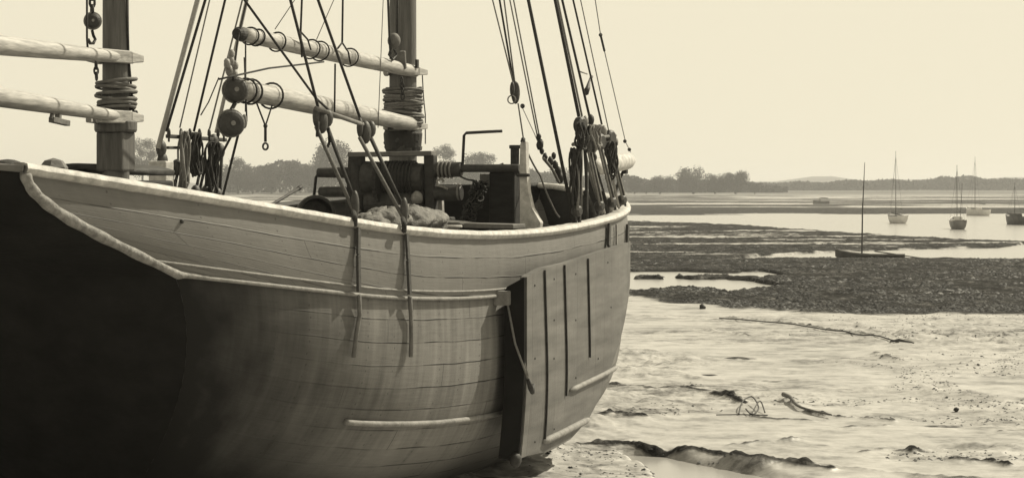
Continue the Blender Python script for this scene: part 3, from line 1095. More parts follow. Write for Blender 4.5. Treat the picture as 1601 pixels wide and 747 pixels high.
# leeboard fall: cleat block on the hull and the rope down to the hook on the board edge
cb = on_hull(776, 468, .06)
clt = MB().box(cb, (.16, .12, .14)).build('fall_block', M['moulding'], leeboard, bevel=.015)
hook = Vector((lb_v(LB_AFT, 1.15) + .03, LB_AFT - .06, lb_pt(820, 592).z))
for off in (0, .10):
    MB().tube([cb + Vector((.05, off * .3, -.05)), cb.lerp(hook, .5) + Vector((0, off, -.05)), hook + Vector((0, 0, off * .3))], .011, 6).build('fall_rope', M['rope'], leeboard, smooth=True)
MB().tube([hook, hook + Vector((.02, .02, -.08)), hook + Vector((.02, .08, -.13)), hook + Vector((.02, .13, -.06))], [.02, .03, .026, .012], 8).build('hook', M['iron'], leeboard, smooth=True)

# ------------------------------------------------------------------ masts and spars
UMZ = PV(181, 240, 0).y


def mast(u, zbase, ztop, r0, r1, name):
    n = 24
    pts = [Vector((0, u, zbase + (ztop - zbase) * i / n)) for i in range(n + 1)]
    rr = [r0 + (r1 - r0) * i / n for i in range(n + 1)]
    return MB().tube(pts, rr, 24).build(name, M['mast'], ship, smooth=True)


mizzen = mast(UMZ, 2.1, 13.0, .118, .085, 'mizzen_mast')
main = mast(0, 2.0, 15.5, .172, .125, 'main_mast')


def hoops(parent, u, y0, y1, n, R_, jit, um, mt=None):
    for i in range(n):
        y = y0 + (y1 - y0) * i / (n - 1)
        z = PV(0 if False else 630, y, 0).z if um == 0 else None
        D = (SHIP_M @ Vector((0, u, 0))).y
        z = EYE + (HZ - y) / FPX * D
        tx, ty = random.uniform(-jit, jit), random.uniform(-jit, jit)
        ox, oy = random.uniform(-.012, .012), random.uniform(-.012, .012)
        rr = R_ * random.uniform(.97, 1.04)
        pts = []
        for k in range(28):
            a = 2 * math.pi * k / 28
            pts.append((ox + rr * math.cos(a), u + oy + rr * math.sin(a), z + tx * math.cos(a) + ty * math.sin(a)))
        MB().tube(pts, .016, 6, closed=True, flat=None).build('mast_hoop', mt or M['mid_wood'], parent, smooth=True)


hoops(mizzen, UMZ, 127, 176, 9, .160, .02, 1)
hoops(main, 0, 142, 194, 10, .235, .03, 0)
wr = []
for i in range(26):
    z_ = EYE + (HZ - (236 - 96 * i / 25)) / FPX * DM
    row = []
    for k in range(33):
        a_ = 2 * math.pi * k / 32
        q_ = .212 + .012 * math.sin(a_ * 5 + i * .8) + .010 * math.sin(a_ * 11 - i * 1.7) + .008 * math.sin(i * 1.9)
        row.append((q_ * math.cos(a_), q_ * math.sin(a_), z_ + .02 * math.sin(a_ * 2 + i)))
    wr.append(row)
MB().grid(wr).build('lashed_canvas', M['canvas_dark'], main, smooth=True)
# wooden collars under the hoops
Dz = (SHIP_M @ Vector((0, UMZ, 0))).y


def zat(py, D): return EYE + (HZ - py) / FPX * D


MB().lathe((0, UMZ, zat(207, Dz)), (0, 0, 1), [(0, .17), (.02, .18), (.09, .18), (.10, .165)], 24).build('boom_collar', M['mast'], mizzen, smooth=False, bevel=.005)
MB().box((0, UMZ, zat(237, Dz)), (.25, .25, .34)).build('mast_step_cheek', M['mast'], mizzen, bevel=.02)
MB().lathe((0, 0, zat(238, DM)), (0, 0, 1), [(0, .20), (.05, .22), (.22, .235), (.28, .21)], 24).build('boom_collar', M['dark_wood'], main, bevel=.005)
# sail cloth and rope wound under the hoops on the main mast
pts = []
for k in range(150):
    a = k * .42
    pts.append((.215 * math.cos(a) * (1 + .06 * math.sin(k)), .215 * math.sin(a), zat(172 - 45 * 0, DM) + .26 - .0034 * k * 1.0 + .012 * math.sin(k * .9)))
MB().tube(pts, .018, 6).build('lashing', M['rope'], main, smooth=True)
# gaff and boom (aft towards the stern, just above eye level)
GAFFS = {}


def spar(name, pa, pb, ra, rb, v=0.0, m='spar', pipes=True):
    a = PV(pa[0], pa[1], v); b = PV(pb[0], pb[1], v)
    n = 24
    pts = [a.lerp(b, i / n) for i in range(n + 1)]
    rr = []
    for i in range(n + 1):
        t = i / n
        r_ = ra + (rb - ra) * t
        r_ *= 1 + .16 * math.sin(math.pi * min(1, t * 1.05))
        rr.append(r_)
    o = MB().tube(pts, rr, 18).build(name, M[m], ship, smooth=True)
    return o, a, b


V1 = .14
boom, ba, bb = spar('main_boom', (652, 196), (374, 140), .078, .098, V1)
gaff, ga, gb = spar('main_gaff', (648, 112), (378, 54), .072, .072, V1)
mzb, ma_, mb_ = spar('mizzen_boom', (196, 184), (-260, 110), .045, .085, .08)
mzg, mc_, md_ = spar('mizzen_gaff', (206, 92), (-240, 47), .045, .085, .08)


def jaw(parent, p, d, L, r, m='spar'):
    d = Vector(d).normalized()
    side = d.cross(Vector((0, 0, 1))).normalized()
    for s_ in (1, -1):
        mb = MB()
        a = p - d * .25 + side * (s_ * r * .3)
        b = p + d * L * .4 + side * (s_ * r)
        c = p + d * L + side * (s_ * r * 1.05)
        mb.bar(a, b, .05, .11).bar(b, c, .045, .10, ht2=.06)
        mb.build('jaw', M[m], parent, bevel=.01)


jaw(boom, Vector((0, -.22, ba.z - .01)), (0, 1, 0), .48, .20)
jaw(gaff, Vector((0, -.22, ga.z - .0)), (0, 1, 0), .48, .20)
jaw(mzb, Vector((0, UMZ - .16, ma_.z)), (0, 1, 0), .36, .14)
jaw(mzg, Vector((0, UMZ - .16, mc_.z)), (0, 1, 0), .36, .14)
# parrel balls and iron band on gaff jaws
MB().box(PV(652, 100, .22), (.03, .06, .10)).build('jaw_eye', M['iron'], gaff)
# spar end bands
def ring(c, axis, R_, r, m, parent, name='band'):
    ax_ = Vector(axis).normalized(); x = ax_.orthogonal().normalized(); y = ax_.cross(x)
    pts = [Vector(c) + (x * math.cos(2 * math.pi * k / 20) + y * math.sin(2 * math.pi * k / 20)) * R_ for k in range(20)]
    return MB().tube(pts, r, 6, closed=True).build(name, m, parent, smooth=True)


dax = (gb - ga).normalized()
MB().lathe(gb + dax * .0, dax, [(0, .070), (.08, .066), (.13, .045)], 16).build('end_cap', M['dark_wood'], gaff, bevel=.005)
for px_, rr in ((391, .088), (402, .086), (433, .098), (486, .104), (500, .104), (546, .104)):
    t = (px_ - 378) / (648 - 378)
    c = PV(px_, 54 + (112 - 54) * t, V1)
    ring(c, dax + Vector((.15 * random.uniform(-1, 1), 0, .35 * random.uniform(.3, 1))), rr, .009, M['rope_dark'], gaff, 'rope_grommet')
dax2 = (bb - ba).normalized()
for px_, rr in ((384, .118), (392, .122), (424, .128)):
    t = (px_ - 374) / (652 - 374)
    c = PV(px_, 140 + (196 - 140) * t, V1)
    ring(c, dax2 + Vector((0, 0, .12 * random.uniform(-1, 1))), rr, .011, M['iron'], boom)
# dark iron plate under the boom end
MB().bar(PV(392, 152, V1), PV(424, 158, V1), .12, .05).build('boom_plate', M['iron'], boom, bevel=.01)


def block(name, c, r, thick, axis, parent, m='block', strop=True, n=20):
    """rope block: rounded wooden shell in two cheeks with a sheave between and a rope strop"""
    ax_ = Vector(axis).normalized()
    sh = empty_part = None
    mb = MB()
    prof = [(-thick / 2, r * .75), (-thick / 2 + .01, r * .95), (-thick * .12, r), (-thick * .12, r * .99)]
    mb.lathe(c, ax_, [(-thick / 2, r * .6), (-thick / 2 + .012, r * .88), (-thick * .3, r), (-thick * .14, r)], n)
    mb.lathe(c, ax_, [(thick * .14, r), (thick * .3, r), (thick / 2 - .012, r * .88), (thick / 2, r * .6)], n)
    mb.lathe(c, ax_, [(-thick * .16, r * .8), (thick * .16, r * .8)], n)
    o = mb.build(name, M[m], parent, smooth=False, bevel=.004)
    mb2 = MB().lathe(c, ax_, [(-thick / 2 - .012, r * .2), (thick / 2 + .012, r * .2)], 8)
    mb2.build('pin', M['galv'], o)
    if strop:
        x = Vector((0, 0, 1)) - ax_ * ax_.z
        x.normalize(); y = ax_.cross(x)
        pts = [Vector(c) + (x * math.cos(2 * math.pi * k / 24) + y * math.sin(2 * math.pi * k / 24)) * (r * 1.05) for k in range(24)]
        MB().tube(pts, .012, 6, closed=True).build('strop', M['rope'], o, smooth=True)
    return o


# big twin blocks at the boom end
ca = PV(368, 141, .16); cb_ = PV(361, 193, .17)
block('boom_end_block', ca, .115, .15, (.55, -.83, .05), boom)
block('boom_end_block', cb_, .12, .17, (.62, -.78, 0), boom)
MB().tube([ca + Vector((0, 0, -.12)), cb_ + Vector((0, 0, .12))], .022, 6).build('shackle', M['iron'], boom)
mzblk = PV(145, 33, .1)


def chain(name, a, b, parent, r=.012, link=.055, m='iron'):
    a, b = Vector(a), Vector(b)
    L = (b - a).length
    n = max(2, int(L / link))
    d = (b - a).normalized(); x = d.orthogonal().normalized(); y = d.cross(x)
    mb = MB()
    for i in range(n):
        c = a + d * (L * (i + .5) / n)
        s_ = x if i % 2 else y
        pts = [c + d * (math.cos(t) * link * .72) + s_ * (math.sin(t) * link * .38) for t in [2 * math.pi * k / 10 for k in range(10)]]
        mb.tube(pts, r, 5, closed=True)
    return mb.build(name, M[m], parent, smooth=True)


tk = block('halyard_block', mzblk, .062, .10, (.5, -.85, 0), mizzen)
chain('chain', PV(144, 22, .1), PV(144, -60, .1), tk)
MB().tube([PV(144, 48, .1), PV(146, 56, .1), PV(149, 62, .1), PV(146, 68, .1), PV(141, 68, .1), PV(138, 62, .1)], .014, 6).build('hook', M['iron'], tk, smooth=True)
MB().tube([PV(136, -20, .1), PV(136, 60, .1), PV(137, 75, .1)], .009, 6).build('halyard', M['rope_dark'], mizzen, smooth=True)
MB().tube([PV(198, -20, .12), PV(201, 90, .12), PV(209, 180, .12), PV(212, 190, .12)], .010, 6).build('halyard', M['rope_dark'], mizzen, smooth=True)
chain('gaff_chain', PV(150, 98, .12), PV(151, 124, .12), mizzen, r=.009, link=.045)
# belaying cleats and little hanger below mizzen boom
hb = PV(88, 176, .1)
MB().bar(PV(91, 170, .09), PV(91, 191, .09), .045, .04).bar(PV(80, 187, .09), PV(106, 193, .09), .05, .045).bar(PV(80, 187, .09), PV(82, 178, .09), .03, .03).build('boom_cleat', M['mid_wood'], mzb, bevel=.006)
ring(PV(212, 180, .1), (1, 0, 0), .035, .010, M['iron'], mizzen, 'jaw_rope')

# ------------------------------------------------------------------ standing and running rigging


def to_mast(px, py, v, px0, um, zmax=15.2, py0=0.0):
    """top end on the mast so that the line crosses column px0 at row py0"""
    Lw = PV(px, py, v)
    best = None
    for i in range(240):
        z = 5.5 + i * (zmax - 5.5) / 239
        T = Vector((0, um, z))
        # where along L->T is the row py0
        lo, hi = 0.0, 1.0
        if proj(T)[1] > py0:
            continue
        for _ in range(22):
            mid = (lo + hi) / 2
            if proj(Lw.lerp(T, mid))[1] > py0: lo = mid
            else: hi = mid
        e_ = abs(proj(Lw.lerp(T, lo))[0] - px0)
        if best is None or e_ < best[0]:
            best = (e_, T)
    return Lw, best[1]


def rope(name, pts, r, m, parent=None, sag=0.0, n=14, seg=6):
    pts = [Vector(p) for p in pts]
    out_ = []
    for i in range(len(pts) - 1):
        for k in range(n):
            t = k / n
            p = pts[i].lerp(pts[i + 1], t)
            p = p + Vector((0, 0, -sag * 4 * t * (1 - t)))
            out_.append(p)
    out_.append(pts[-1])
    return MB().tube(out_, r, seg).build(name, M[m], parent or ship, smooth=True)


def deadeye_pair(parent, top, bot, r=.075, axis=(1, 0, 0), m='block', pale=False):
    """upper and lower deadeye with three lanyard parts between"""
    for c in (top, bot):
        MB().lathe(c - Vector(axis).normalized() * .04, axis, [(0, r * .7), (.015, r), (.065, r), (.08, r * .7)], 14).build('deadeye', M[m], parent, bevel=.004)
    d = (top - bot).normalized()
    sd = Vector((0, 1, 0))
    for k in (-1, 0, 1):
        MB().tube([top + sd * k * r * .55 - d * .02, bot + sd * k * r * .55 + d * .02], .012, 6).build('lanyard', M['rope'], parent, smooth=True)


# mizzen shrouds (starboard), with turned-in blocks and purchases down to the rail
for (tx, ty, t0, bx, by) in ((503, 190, 454, 555, 338), (571, 207, 497, 632, 348)):
    v_t = 1.72 if tx < 520 else 1.80
    bot = PV(bx, by, vr(-7.6 if bx < 600 else -6.6) - .02)
    Lw, T = to_mast(tx, ty, v_t, t0, UMZ)
    sh = rope('mizzen_shroud', [Lw, T], .013, 'rope_dark')
    mb = MB().ball(Lw + Vector((0, 0, .0)), (.055, .065, .105), 12, 8)
    mb.ball(Lw + Vector((.03, .07, .03)), (.045, .05, .075), 10, 6)
    mb.ball(Lw + Vector((-.02, -.08, .04)), (.03, .035, .09), 10, 6)
    mb.build('shroud_block', M['block'], sh, smooth=True)
    for k, (dx_, dv_) in enumerate(((-9, 0), (8, 0.01), (10, .0))):
        a = PV(tx + dx_, ty + 8, v_t); b = PV(bx + (-2 if k == 0 else 6), by - 8, bot.x)
        MB().tube([a, b], .017 if k != 2 else .012, 6).build('lanyard', M['rope_mid'] if k != 1 else M['rope_dark'], sh, smooth=True)
    MB().ball(PV(bx, by - 18, bot.x), (.035, .045, .12), 10, 8).build('lower_block', M['block'], sh, smooth=True)
    rope('lashing', [PV(bx - 2, by - 6, bot.x + .03), PV(bx, by + 3, bot.x + .09), PV(bx, by + 14, bot.x + .07)], .022, 'rope_dark', sh, n=3)
# sheer pole across the two shrouds
rope('sheer_pole', [PV(495, 170, 1.75), PV(582, 200, 1.80)], .020, 'mid_wood', n=2)
rope('shroud_tail', [PV(497, 190, 1.75), PV(496, 214, 1.75)], .014, 'rope_dark', n=2)
rope('shroud_tail', [PV(514, 200, 1.75), PV(515, 222, 1.76), PV(512, 230, 1.76)], .012, 'rope_dark', n=3)

# port side main shrouds and topping lifts
vp = -2.45
for (px, py, px0, r_, m_) in ((247, 232, 309, .030, 'rope_pale'), (260, 206, 321, .017, 'rope_dark'), (281, 200, 319, .009, 'rope'),
                              (303, 206, 352, .015, 'rope_dark'), (326, 208, 379, .011, 'rope'), (338, 208, 386, .024, 'rope_pale')):
    Lw, T = to_mast(px, py, vp, px0, 0)
    rope('main_shroud', [Lw, T], r_, m_)
for (px, py, pt, vb) in ((251, 236, 240, vp), (290, 207, 214, vp), (310, 214, 214, vp), (333, 214, 214, vp), (348, 216, 214, vp)):
    sh = empty('x') if False else None
# pin rail on the port shrouds
pr = MB().bar(PV(262, 213, vp), PV(352, 219, vp), .06, .045).build('pin_rail', M['dark_wood'], ship, bevel=.01)
MB().bar(PV(262, 231, vp), PV(300, 231, vp), .04, .035).build('pin_rail', M['dark_wood'], ship, bevel=.01)
for px in (264, 283, 297, 312, 327, 341, 350):
    MB().lathe(PV(px, 222, vp + .03), (0, 0, 1), [(0, .012), (.07, .014), (.08, .024), (.13, .022), (.16, .012)], 8).build('belaying_pin', M['block'], pr, smooth=True)
# deadeyes and purchases below it
for px, py1, px2, py2 in ((252, 232, 254, 262), (276, 262, 268, 302), (295, 250, 285, 308), (318, 258, 306, 312), (334, 222, 322, 312), (344, 236, 340, 316)):
    t_, b_2 = PV(px, py1, vp), PV(px2, py2, vp)
    for k in (-1, 1):
        rope('lanyard', [t_ + Vector((0, k * .06, 0)), b_2 + Vector((0, k * .05, 0))], .021, 'rope_dark', n=1)
    mb = MB().ball(t_, (.06, .08, .10), 10, 7)
    mb.ball(b_2 + Vector((0, 0, .08)), (.06, .08, .10), 10, 7)
    mb.build('shroud_block', M['block'], ship, smooth=True)
# white timber head on the port rail
MB().box(PV(252, 283, vp + .05), (.22, .22, .46)).build('timber_head', M['white'], ship, bevel=.015)
# lines from the main boom end down to the rail
for a, b, r_ in (((372, 212), (347, 312), .013), ((362, 212), (338, 258), .014), ((384, 60), (384, 175), .008), ((382, 90), (386, 190), .008)):
    rope('boom_tackle_fall', [PV(a[0], a[1], .17), PV(b[0], b[1], .17 if a[1] < 100 else -.4)], r_, 'rope_dark', n=2)
MB().ball(PV(382, 190, .17), (.03, .03, .07)).build('tackle_knot', M['rope'], boom, smooth=True)
# gear above the blocks
mb = MB()
for (x, y) in ((361, 96), (367, 103), (358, 110), (366, 116), (362, 86), (355, 100)):
    mb.ball(PV(x, y, .17), (.035, .035, .05), 8, 6, noise=.15)
mb.build('shackles', M['galv'], boom, smooth=True)
rope('topping_lift', [PV(364, 126, .17), PV(372, 60, .17), Vector((0, -.1, 13))], .010, 'rope_dark', n=3)
# crossing lines aft of the main mast
rope('peak_halyard', [PV(382, 0, .9), PV(494, 154, .9), PV(524, 181, .9)], .012, 'rope_dark', n=2)
rope('peak_halyard', [PV(382, 0, .9), Vector((0, UMZ, 9.5))], .012, 'rope_dark', n=2)
rope('peak_halyard', [PV(374, 0, .17), PV(384, -30, .2), Vector((0, 0, 13.5))], .010, 'rope', n=3)
def vee(name, knot, l, r_, top, v, mm='rope_dark'):
    k = PV(knot[0], knot[1], v)
    o = rope(name, [k, PV(top[0], top[1], v), Vector((0, 0, 15))], .011, mm, n=2)
    rope('bridle', [k, PV(l[0], l[1], v), ], .010, mm, o, n=1)
    rope('bridle', [k, PV((knot[0] + r_[0]) / 2 + 3, (knot[1] + r_[1]) / 2 - 2, v), PV(r_[0], r_[1], v)], .010, mm, o, n=2)
    return o
vee('span_line', (470, 50), (472, 90), (486, 78), (472, 0), .26)
vee('span_line', (535, 67), (528, 76), (548, 100), (536, 0), .26)
for a, b in (((430, 46), (461, 0)), ((495, 62), (522, 0))):
    rope('thin_line', [PV(*a, .2), PV(*b, .25), PV(b[0] + 40, b[1] - 110, .3)], .005, 'rope', n=1)
rope('thin_line', [PV(343, 124, .3), PV(420, 107, .3), PV(506, 97, .3)], .010, 'rope_dark', n=3)
rope('thin_line', [PV(524, 100, .26), PV(523, 180, .26)], .010, 'rope_dark', n=2)
rope('thin_line', [PV(600, -20, .3), PV(591, 200, .3)], .005, 'rope', n=2)
rope('thin_line', [PV(326, 160, -1.5), PV(342, 122, -1.5)], .008, 'rope_dark', n=2)
rope('thin_line', [PV(314, 180, -1.5), PV(326, 160, -1.5)], .008, 'rope_dark', n=2)
# sling with ring under the boom
k = PV(415, 197, .16)
sl = rope('boom_sling', [PV(400, 158, .16), k], .010, 'rope_dark', boom, n=2)
rope('sling_leg', [PV(427, 160, .16), k], .009, 'rope_dark', sl, n=2)
rope('sling_leg', [k, PV(415, 222, .16)], .014, 'rope_dark', sl, n=2)
ring(PV(415, 229, .16), (.3, 1, 0), .032, .010, M['iron'], sl, 'thimble')
MB().ball(k, .022).build('seizing', M['iron'], sl)
# halyard block and mast furniture on the main mast
MB().ball(PV(616, 64, .24), (.075, .075, .09), 16, 10).build('truck_ball', M['mid_wood'], main, smooth=True)
rope('halyard', [PV(606, -20, .2), PV(609, 60, .22), PV(611, 92, .22)], .014, 'rope_dark', main, n=2)
rope('halyard', [PV(622, -20, .2), PV(621, 52, .22)], .012, 'rope_dark', main, n=2)
MB().tube([PV(611, 76, .22), PV(608, 86, .22), PV(614, 94, .22), PV(620, 86, .22), PV(616, 78, .22)], .014, 6).build('hook', M['iron'], main, smooth=True)
MB().bar(PV(629, 80, .2), PV(631, 108, .2), .07, .05).build('cheek_piece', M['mid_wood'], main, bevel=.01)
rope('jaw_rope', [PV(660, 112, .1), PV(662, 150, .1), PV(665, 180, .1), PV(665, 225, .1)], .007, 'rope_dark', main, n=2)
chain('gaff_chain', PV(628, 122, .22), PV(630, 155, .22), main, r=.010, link=.06)

# starboard main shrouds and halyard falls
vs = 2.55
SH = ((905, 182, 868, .020, 'rope_dark'), (910, 182, 872, .012, 'rope'), (922, 184, 879, .015, 'rope_dark'), (941, 195, 896, .012, 'rope_dark'), (952, 206, 939, .007, 'rope'))
for (px, py, px0, r_, m_) in SH:
    Lw, T = to_mast(px, py, vs, px0, 0)
    rope('main_shroud', [Lw, T], r_, m_)
Lw, T = to_mast(898, 350, vs + .02, 826, 0)
rope('backstay', [Lw, T], .020, 'rope_dark')
for (px, py, px0, r_, m_) in ((802, 128, 770, .009, 'rope'), (803, 130, 781, .012, 'rope_dark'), (805, 130, 788, .009, 'rope'), (840, 212, 797, .009, 'rope'), (843, 212, 803, .009, 'rope')):
    Lw, T = to_mast(px, py, 1.7, px0, 0)
    rope('halyard_fall', [Lw, T], r_, m_)
hbk = MB().ball(PV(806, 145, 1.7), (.05, .07, .13), 12, 9).ball(PV(801, 140, 1.7), (.03, .03, .09), 8, 6)
hk = hbk.build('halyard_block', M['block'], ship, smooth=True)
ring(PV(800, 156, 1.7), (0, 1, 0), .045, .008, M['rope'], hk, 'becket')
MB().ball(PV(817, 166, 1.7), .028).build('knot', M['rope_dark'], ship)
rope('halyard_fall', [PV(810, 162, 1.7), PV(818, 215, 1.7), PV(822, 250, 1.7)], .009, 'rope', n=2)
rope('halyard_fall', [PV(815, 165, 1.7), PV(836, 210, 1.7), PV(848, 240, 1.7)], .005, 'rope', n=2)
mb = MB()
for (x, y, r_) in ((842, 214, .03), (844, 226, .045), (847, 236, .03), (852, 246, .035), (860, 252, .04), (868, 258, .04), (872, 268, .045), (875, 278, .05), (818, 220, .03), (820, 232, .035), (866, 244, .03)):
    MB().ball(PV(x, y, 1.75), (r_, r_, r_ * 1.4), 8, 6, noise=.15).build('shackle', M['iron'], ship, smooth=True)
rope('slack_line', [PV(850, 248, 1.75), PV(862, 262, 1.75), PV(874, 285, 1.75)], .02, 'rope', n=4)
rope('slack_line', [PV(822, 232, 1.75), PV(845, 275, 1.8), PV(862, 318, 1.9), PV(875, 340, 2.0)], .012, 'rope', n=4, sag=.02)
rope('slack_line', [PV(822, 250, 1.75), PV(826, 290, 1.8), PV(830, 318, 1.9), PV(842, 345, 2.0)], .012, 'rope_dark', n=4)
# small hook and line hanging among the shrouds
rope('thin_line', [PV(906, 112, 2.3), PV(918, 116, 2.3)], .008, 'rope', n=1)
MB().tube([PV(925, 120, 2.3), PV(921, 128, 2.3), PV(919, 138, 2.3), PV(916, 145, 2.3)], [.02, .014, .03, .038], 8).build('tackle_hook', M['block'], ship, smooth=True)
rope('flag_halyard', [PV(929, -10, 2.4), PV(939, 55, 2.4), PV(945, 80, 2.4), PV(978, 222, 2.2), PV(986, 238, 2.0)], .006, 'rope', n=2)
rope('flag_halyard', [PV(939, 55, 2.4), PV(945, 80, 2.4)], .014, 'rope_dark', n=1)
for (x, y) in ((939, 55), (977, 221), (984, 234)):
    MB().ball(PV(x, y, 2.3), .024, 8, 6).build('knot', M['rope_dark'], ship)
# deadeyes with lanyards, starboard
for (tx, ty, bx, by, pale) in ((908, 196, 903, 340, 0), (921, 226, 938, 332, 1), (938, 222, 957, 326, 1), (954, 216, 973, 322, 1)):
    t_ = PV(tx, ty, vs); b2 = PV(bx, by, vs + .05)
    sh = MB().lathe(t_ - Vector((.05, 0, 0)), (1, -.3, 0), [(0, .07), (.02, .095), (.08, .095), (.10, .07)], 14).build('deadeye', M['block'], ship, bevel=.004)
    MB().lathe(b2 - Vector((.05, 0, -.07)), (1, -.3, 0), [(0, .04), (.02, .06), (.08, .06), (.10, .04)], 14).build('deadeye', M['block'], sh, bevel=.004)
    for k, mm in ((-1.3, 'rope'), (0.0, 'rope_dark'), (1.2, 'rope_pale' if pale else 'rope'), (.5, 'rope_dark')):
        MB().tube([t_ + Vector((0, k * .05, -.05)), b2 + Vector((.02, k * .055, .08))], .016, 6).build('lanyard', M[mm], sh, smooth=True)
rope('sheer_pole', [PV(896, 226, vs), PV(930, 216, vs), PV(962, 212, vs)], .022, 'mid_wood', n=2)


# served lower ends and falls crowding the starboard deadeyes
for (x0, y0, x1, y1, r_, mm) in ((907, 215, 905, 345, .028, 'rope_dark'), (914, 225, 917, 342, .02, 'rope_dark'), (903, 225, 899, 343, .014, 'rope'),
                                 (913, 230, 940, 330, .016, 'rope'), (924, 232, 952, 328, .013, 'rope_dark'), (928, 240, 934, 336, .018, 'rope_dark'),
                                 (945, 232, 968, 326, .015, 'rope_pale'), (952, 235, 962, 328, .018, 'rope_dark'), (958, 232, 978, 322, .014, 'rope_dark'),
                                 (915, 300, 930, 338, .03, 'rope_dark'), (940, 300, 950, 334, .03, 'rope_dark'), (920, 262, 946, 333, .012, 'rope_pale')):
    rope('lanyard', [PV(x0, y0, vs - .04), PV((x0 + x1) / 2 + random.uniform(-3, 3), (y0 + y1) / 2, vs - .02), PV(x1, y1, vs + .02)], r_, mm, n=4)
for (x, y, r_) in ((905, 200, .05), (915, 190, .045), (924, 188, .05), (933, 208, .055), (944, 205, .05), (950, 226, .055), (962, 222, .045), (929, 246, .04), (918, 206, .05), (968, 316, .05), (955, 322, .055), (940, 326, .05)):
    MB().ball(PV(x, y, vs - .03), (r_ * .8, r_, r_ * 1.35), 8, 6, noise=.12).build('shackle', M['iron' if random.random() < .7 else 'galv'], ship, smooth=True)


def coil(px, py, v, w_, h_, n=7, label='', cat='rope coil', m='rope', grp=None):
    """hank of rope hung on a pin: several uneven loops"""
    c = PV(px, py, v)
    mb = MB()
    for i in range(n):
        pts = []
        ww = w_ * random.uniform(.55, 1.05); hh = h_ * random.uniform(.75, 1.05)
        ox = random.uniform(-.04, .04); oy = random.uniform(-.03, .03)
        for k in range(22):
            a = 2 * math.pi * k / 22
            pts.append(c + Vector((ox + .03 * math.sin(a * 2 + i), oy + ww * math.sin(a), -hh * (1 - math.cos(a)))))
        mb.tube(pts, .013, 5, closed=True)
    mb.tube([c + Vector((0, .03 * math.cos(k), -.10 + .02 * math.sin(k * 1.3) - k * .004)) for k in range(12)], .016, 5)
    o = in_ship('rope_coil', mb, M[m], smooth=True)
    tag(o, label, cat, grp)
    return o


coil(907, 192, vs + .06, .10, .16, 7, 'small dark rope coil hung highest on the right-hand shrouds', m='rope_dark', grp='rope coils hung in the rigging')
coil(900, 232, vs + .02, .09, .42, 8, 'long dark hank of rope hanging to the rail left of the right-hand deadeyes', m='rope_dark', grp='rope coils hung in the rigging')
coil(930, 196, vs + .06, .10, .15, 6, 'pale hemp coil between the first and second deadeyes on the right', m='rope', grp='rope coils hung in the rigging')
coil(956, 222, vs + .06, .09, .22, 7, 'dark coil looped over the rightmost deadeye', m='rope_dark', grp='rope coils hung in the rigging')
coil(306, 208, vp + .08, .11, .26, 10, 'bulky dark hank of rope on the pin rail between the masts', m='rope_dark', grp='rope coils hung in the rigging')
coil(288, 206, vp + .08, .09, .40, 8, 'long hank of grey rope at the left end of the pin rail', m='rope', grp='rope coils hung in the rigging')
coil(334, 222, vp + .08, .13, .34, 9, 'dark hank of rope at the right end of the pin rail under the boom blocks', m='rope_dark', grp='rope coils hung in the rigging')

# pale cathead timber standing out over the bow rail
ca_, cb2 = PV(926, 262, 2.15), PV(986, 251, 2.15)
bsp = MB().tube([ca_.lerp(cb2, i / 10) for i in range(11)], [.08, .10] + [.112] * 7 + [.105, .07], 16).build('cathead', M['white'], ship, smooth=True)
MB().tube([cb2.lerp(ca_, .18) + Vector((0, 0, -.10)), cb2.lerp(ca_, .20) + Vector((-.05, 0, -.22)), cb2.lerp(ca_, .32) + Vector((-.1, 0, -.52))], .02, 6).build('stay_rod', M['iron'], bsp, smooth=True)
MB().box(cb2.lerp(ca_, .16) + Vector((0, 0, -.13)), (.06, .12, .06)).build('eye', M['iron'], bsp, bevel=.01)
MB().bar(ca_ + Vector((0, .1, -.05)), ca_ + Vector((0, .1, -.75)), .12, .12, up=(0, 1, 0)).build('post', M['dark_wood'], bsp, bevel=.01)

# ------------------------------------------------------------------ winch and windlass gear before the main mast
UW = -1.35
W_ = lambda px, py, u=UW: PU(px, py, u)
winch = empty('p')
bpy.data.objects.remove(winch)
fr = MB()
# frame posts and head beam
fr.bar(W_(558, 242), W_(556, 352), .16, .15, up=(0, 1, 0), wd2=.22)
wf = fr.build('winch_frame', M['dark_wood'], ship, bevel=.015)
MB().bar(W_(673, 242), W_(675, 352), .12, .15, up=(0, 1, 0)).build('post', M['dark_wood'], wf, bevel=.015)
MB().bar(W_(548, 242), W_(679, 240), .22, .055).build('head_beam', M['mid_wood'], wf, bevel=.01)
mb = MB()
pts = [W_(x, y, UW - .02) for x, y in ((556, 250), (561, 275), (566, 300), (560, 322), (552, 335))]
mb.tube(pts, [.07, .10, .11, .10, .06], 10)
mb.build('ratchet_cheek', M['dark_wood'], wf, smooth=True)
ax_x = (W_(700, 266) - W_(510, 266)).normalized()


def barrel(name, px0, px1, py, r0, r1=None, u=UW, m='drum_iron', parent=wf, n=20, ribs=0):
    a, b = W_(px0, py, u), W_(px1, py, u)
    L = (b - a).length
    r1 = r1 or r0
    prof = [(0, r0 * .9), (.01, r0)] + [(L * i / 10, r0 + (r1 - r0) * i / 10) for i in range(1, 10)] + [(L - .01, r1), (L, r1 * .9)]
    return MB().lathe(a, b - a, prof, n).build(name, M[m], parent, smooth=False)


barrel('warping_drum', 497, 546, 270, .055, .065)
barrel('winch_barrel', 570, 664, 279, .20, .17)
barrel('warping_drum', 680, 722, 265, .085)
barrel('shaft', 664, 812, 263, .045)
barrel('shaft', 540, 574, 268, .035)
barrel('lower_drum', 500, 541, 300, .062)
barrel('lower_drum', 679, 722, 302, .085)
barrel('lower_barrel', 574, 664, 316, .15)
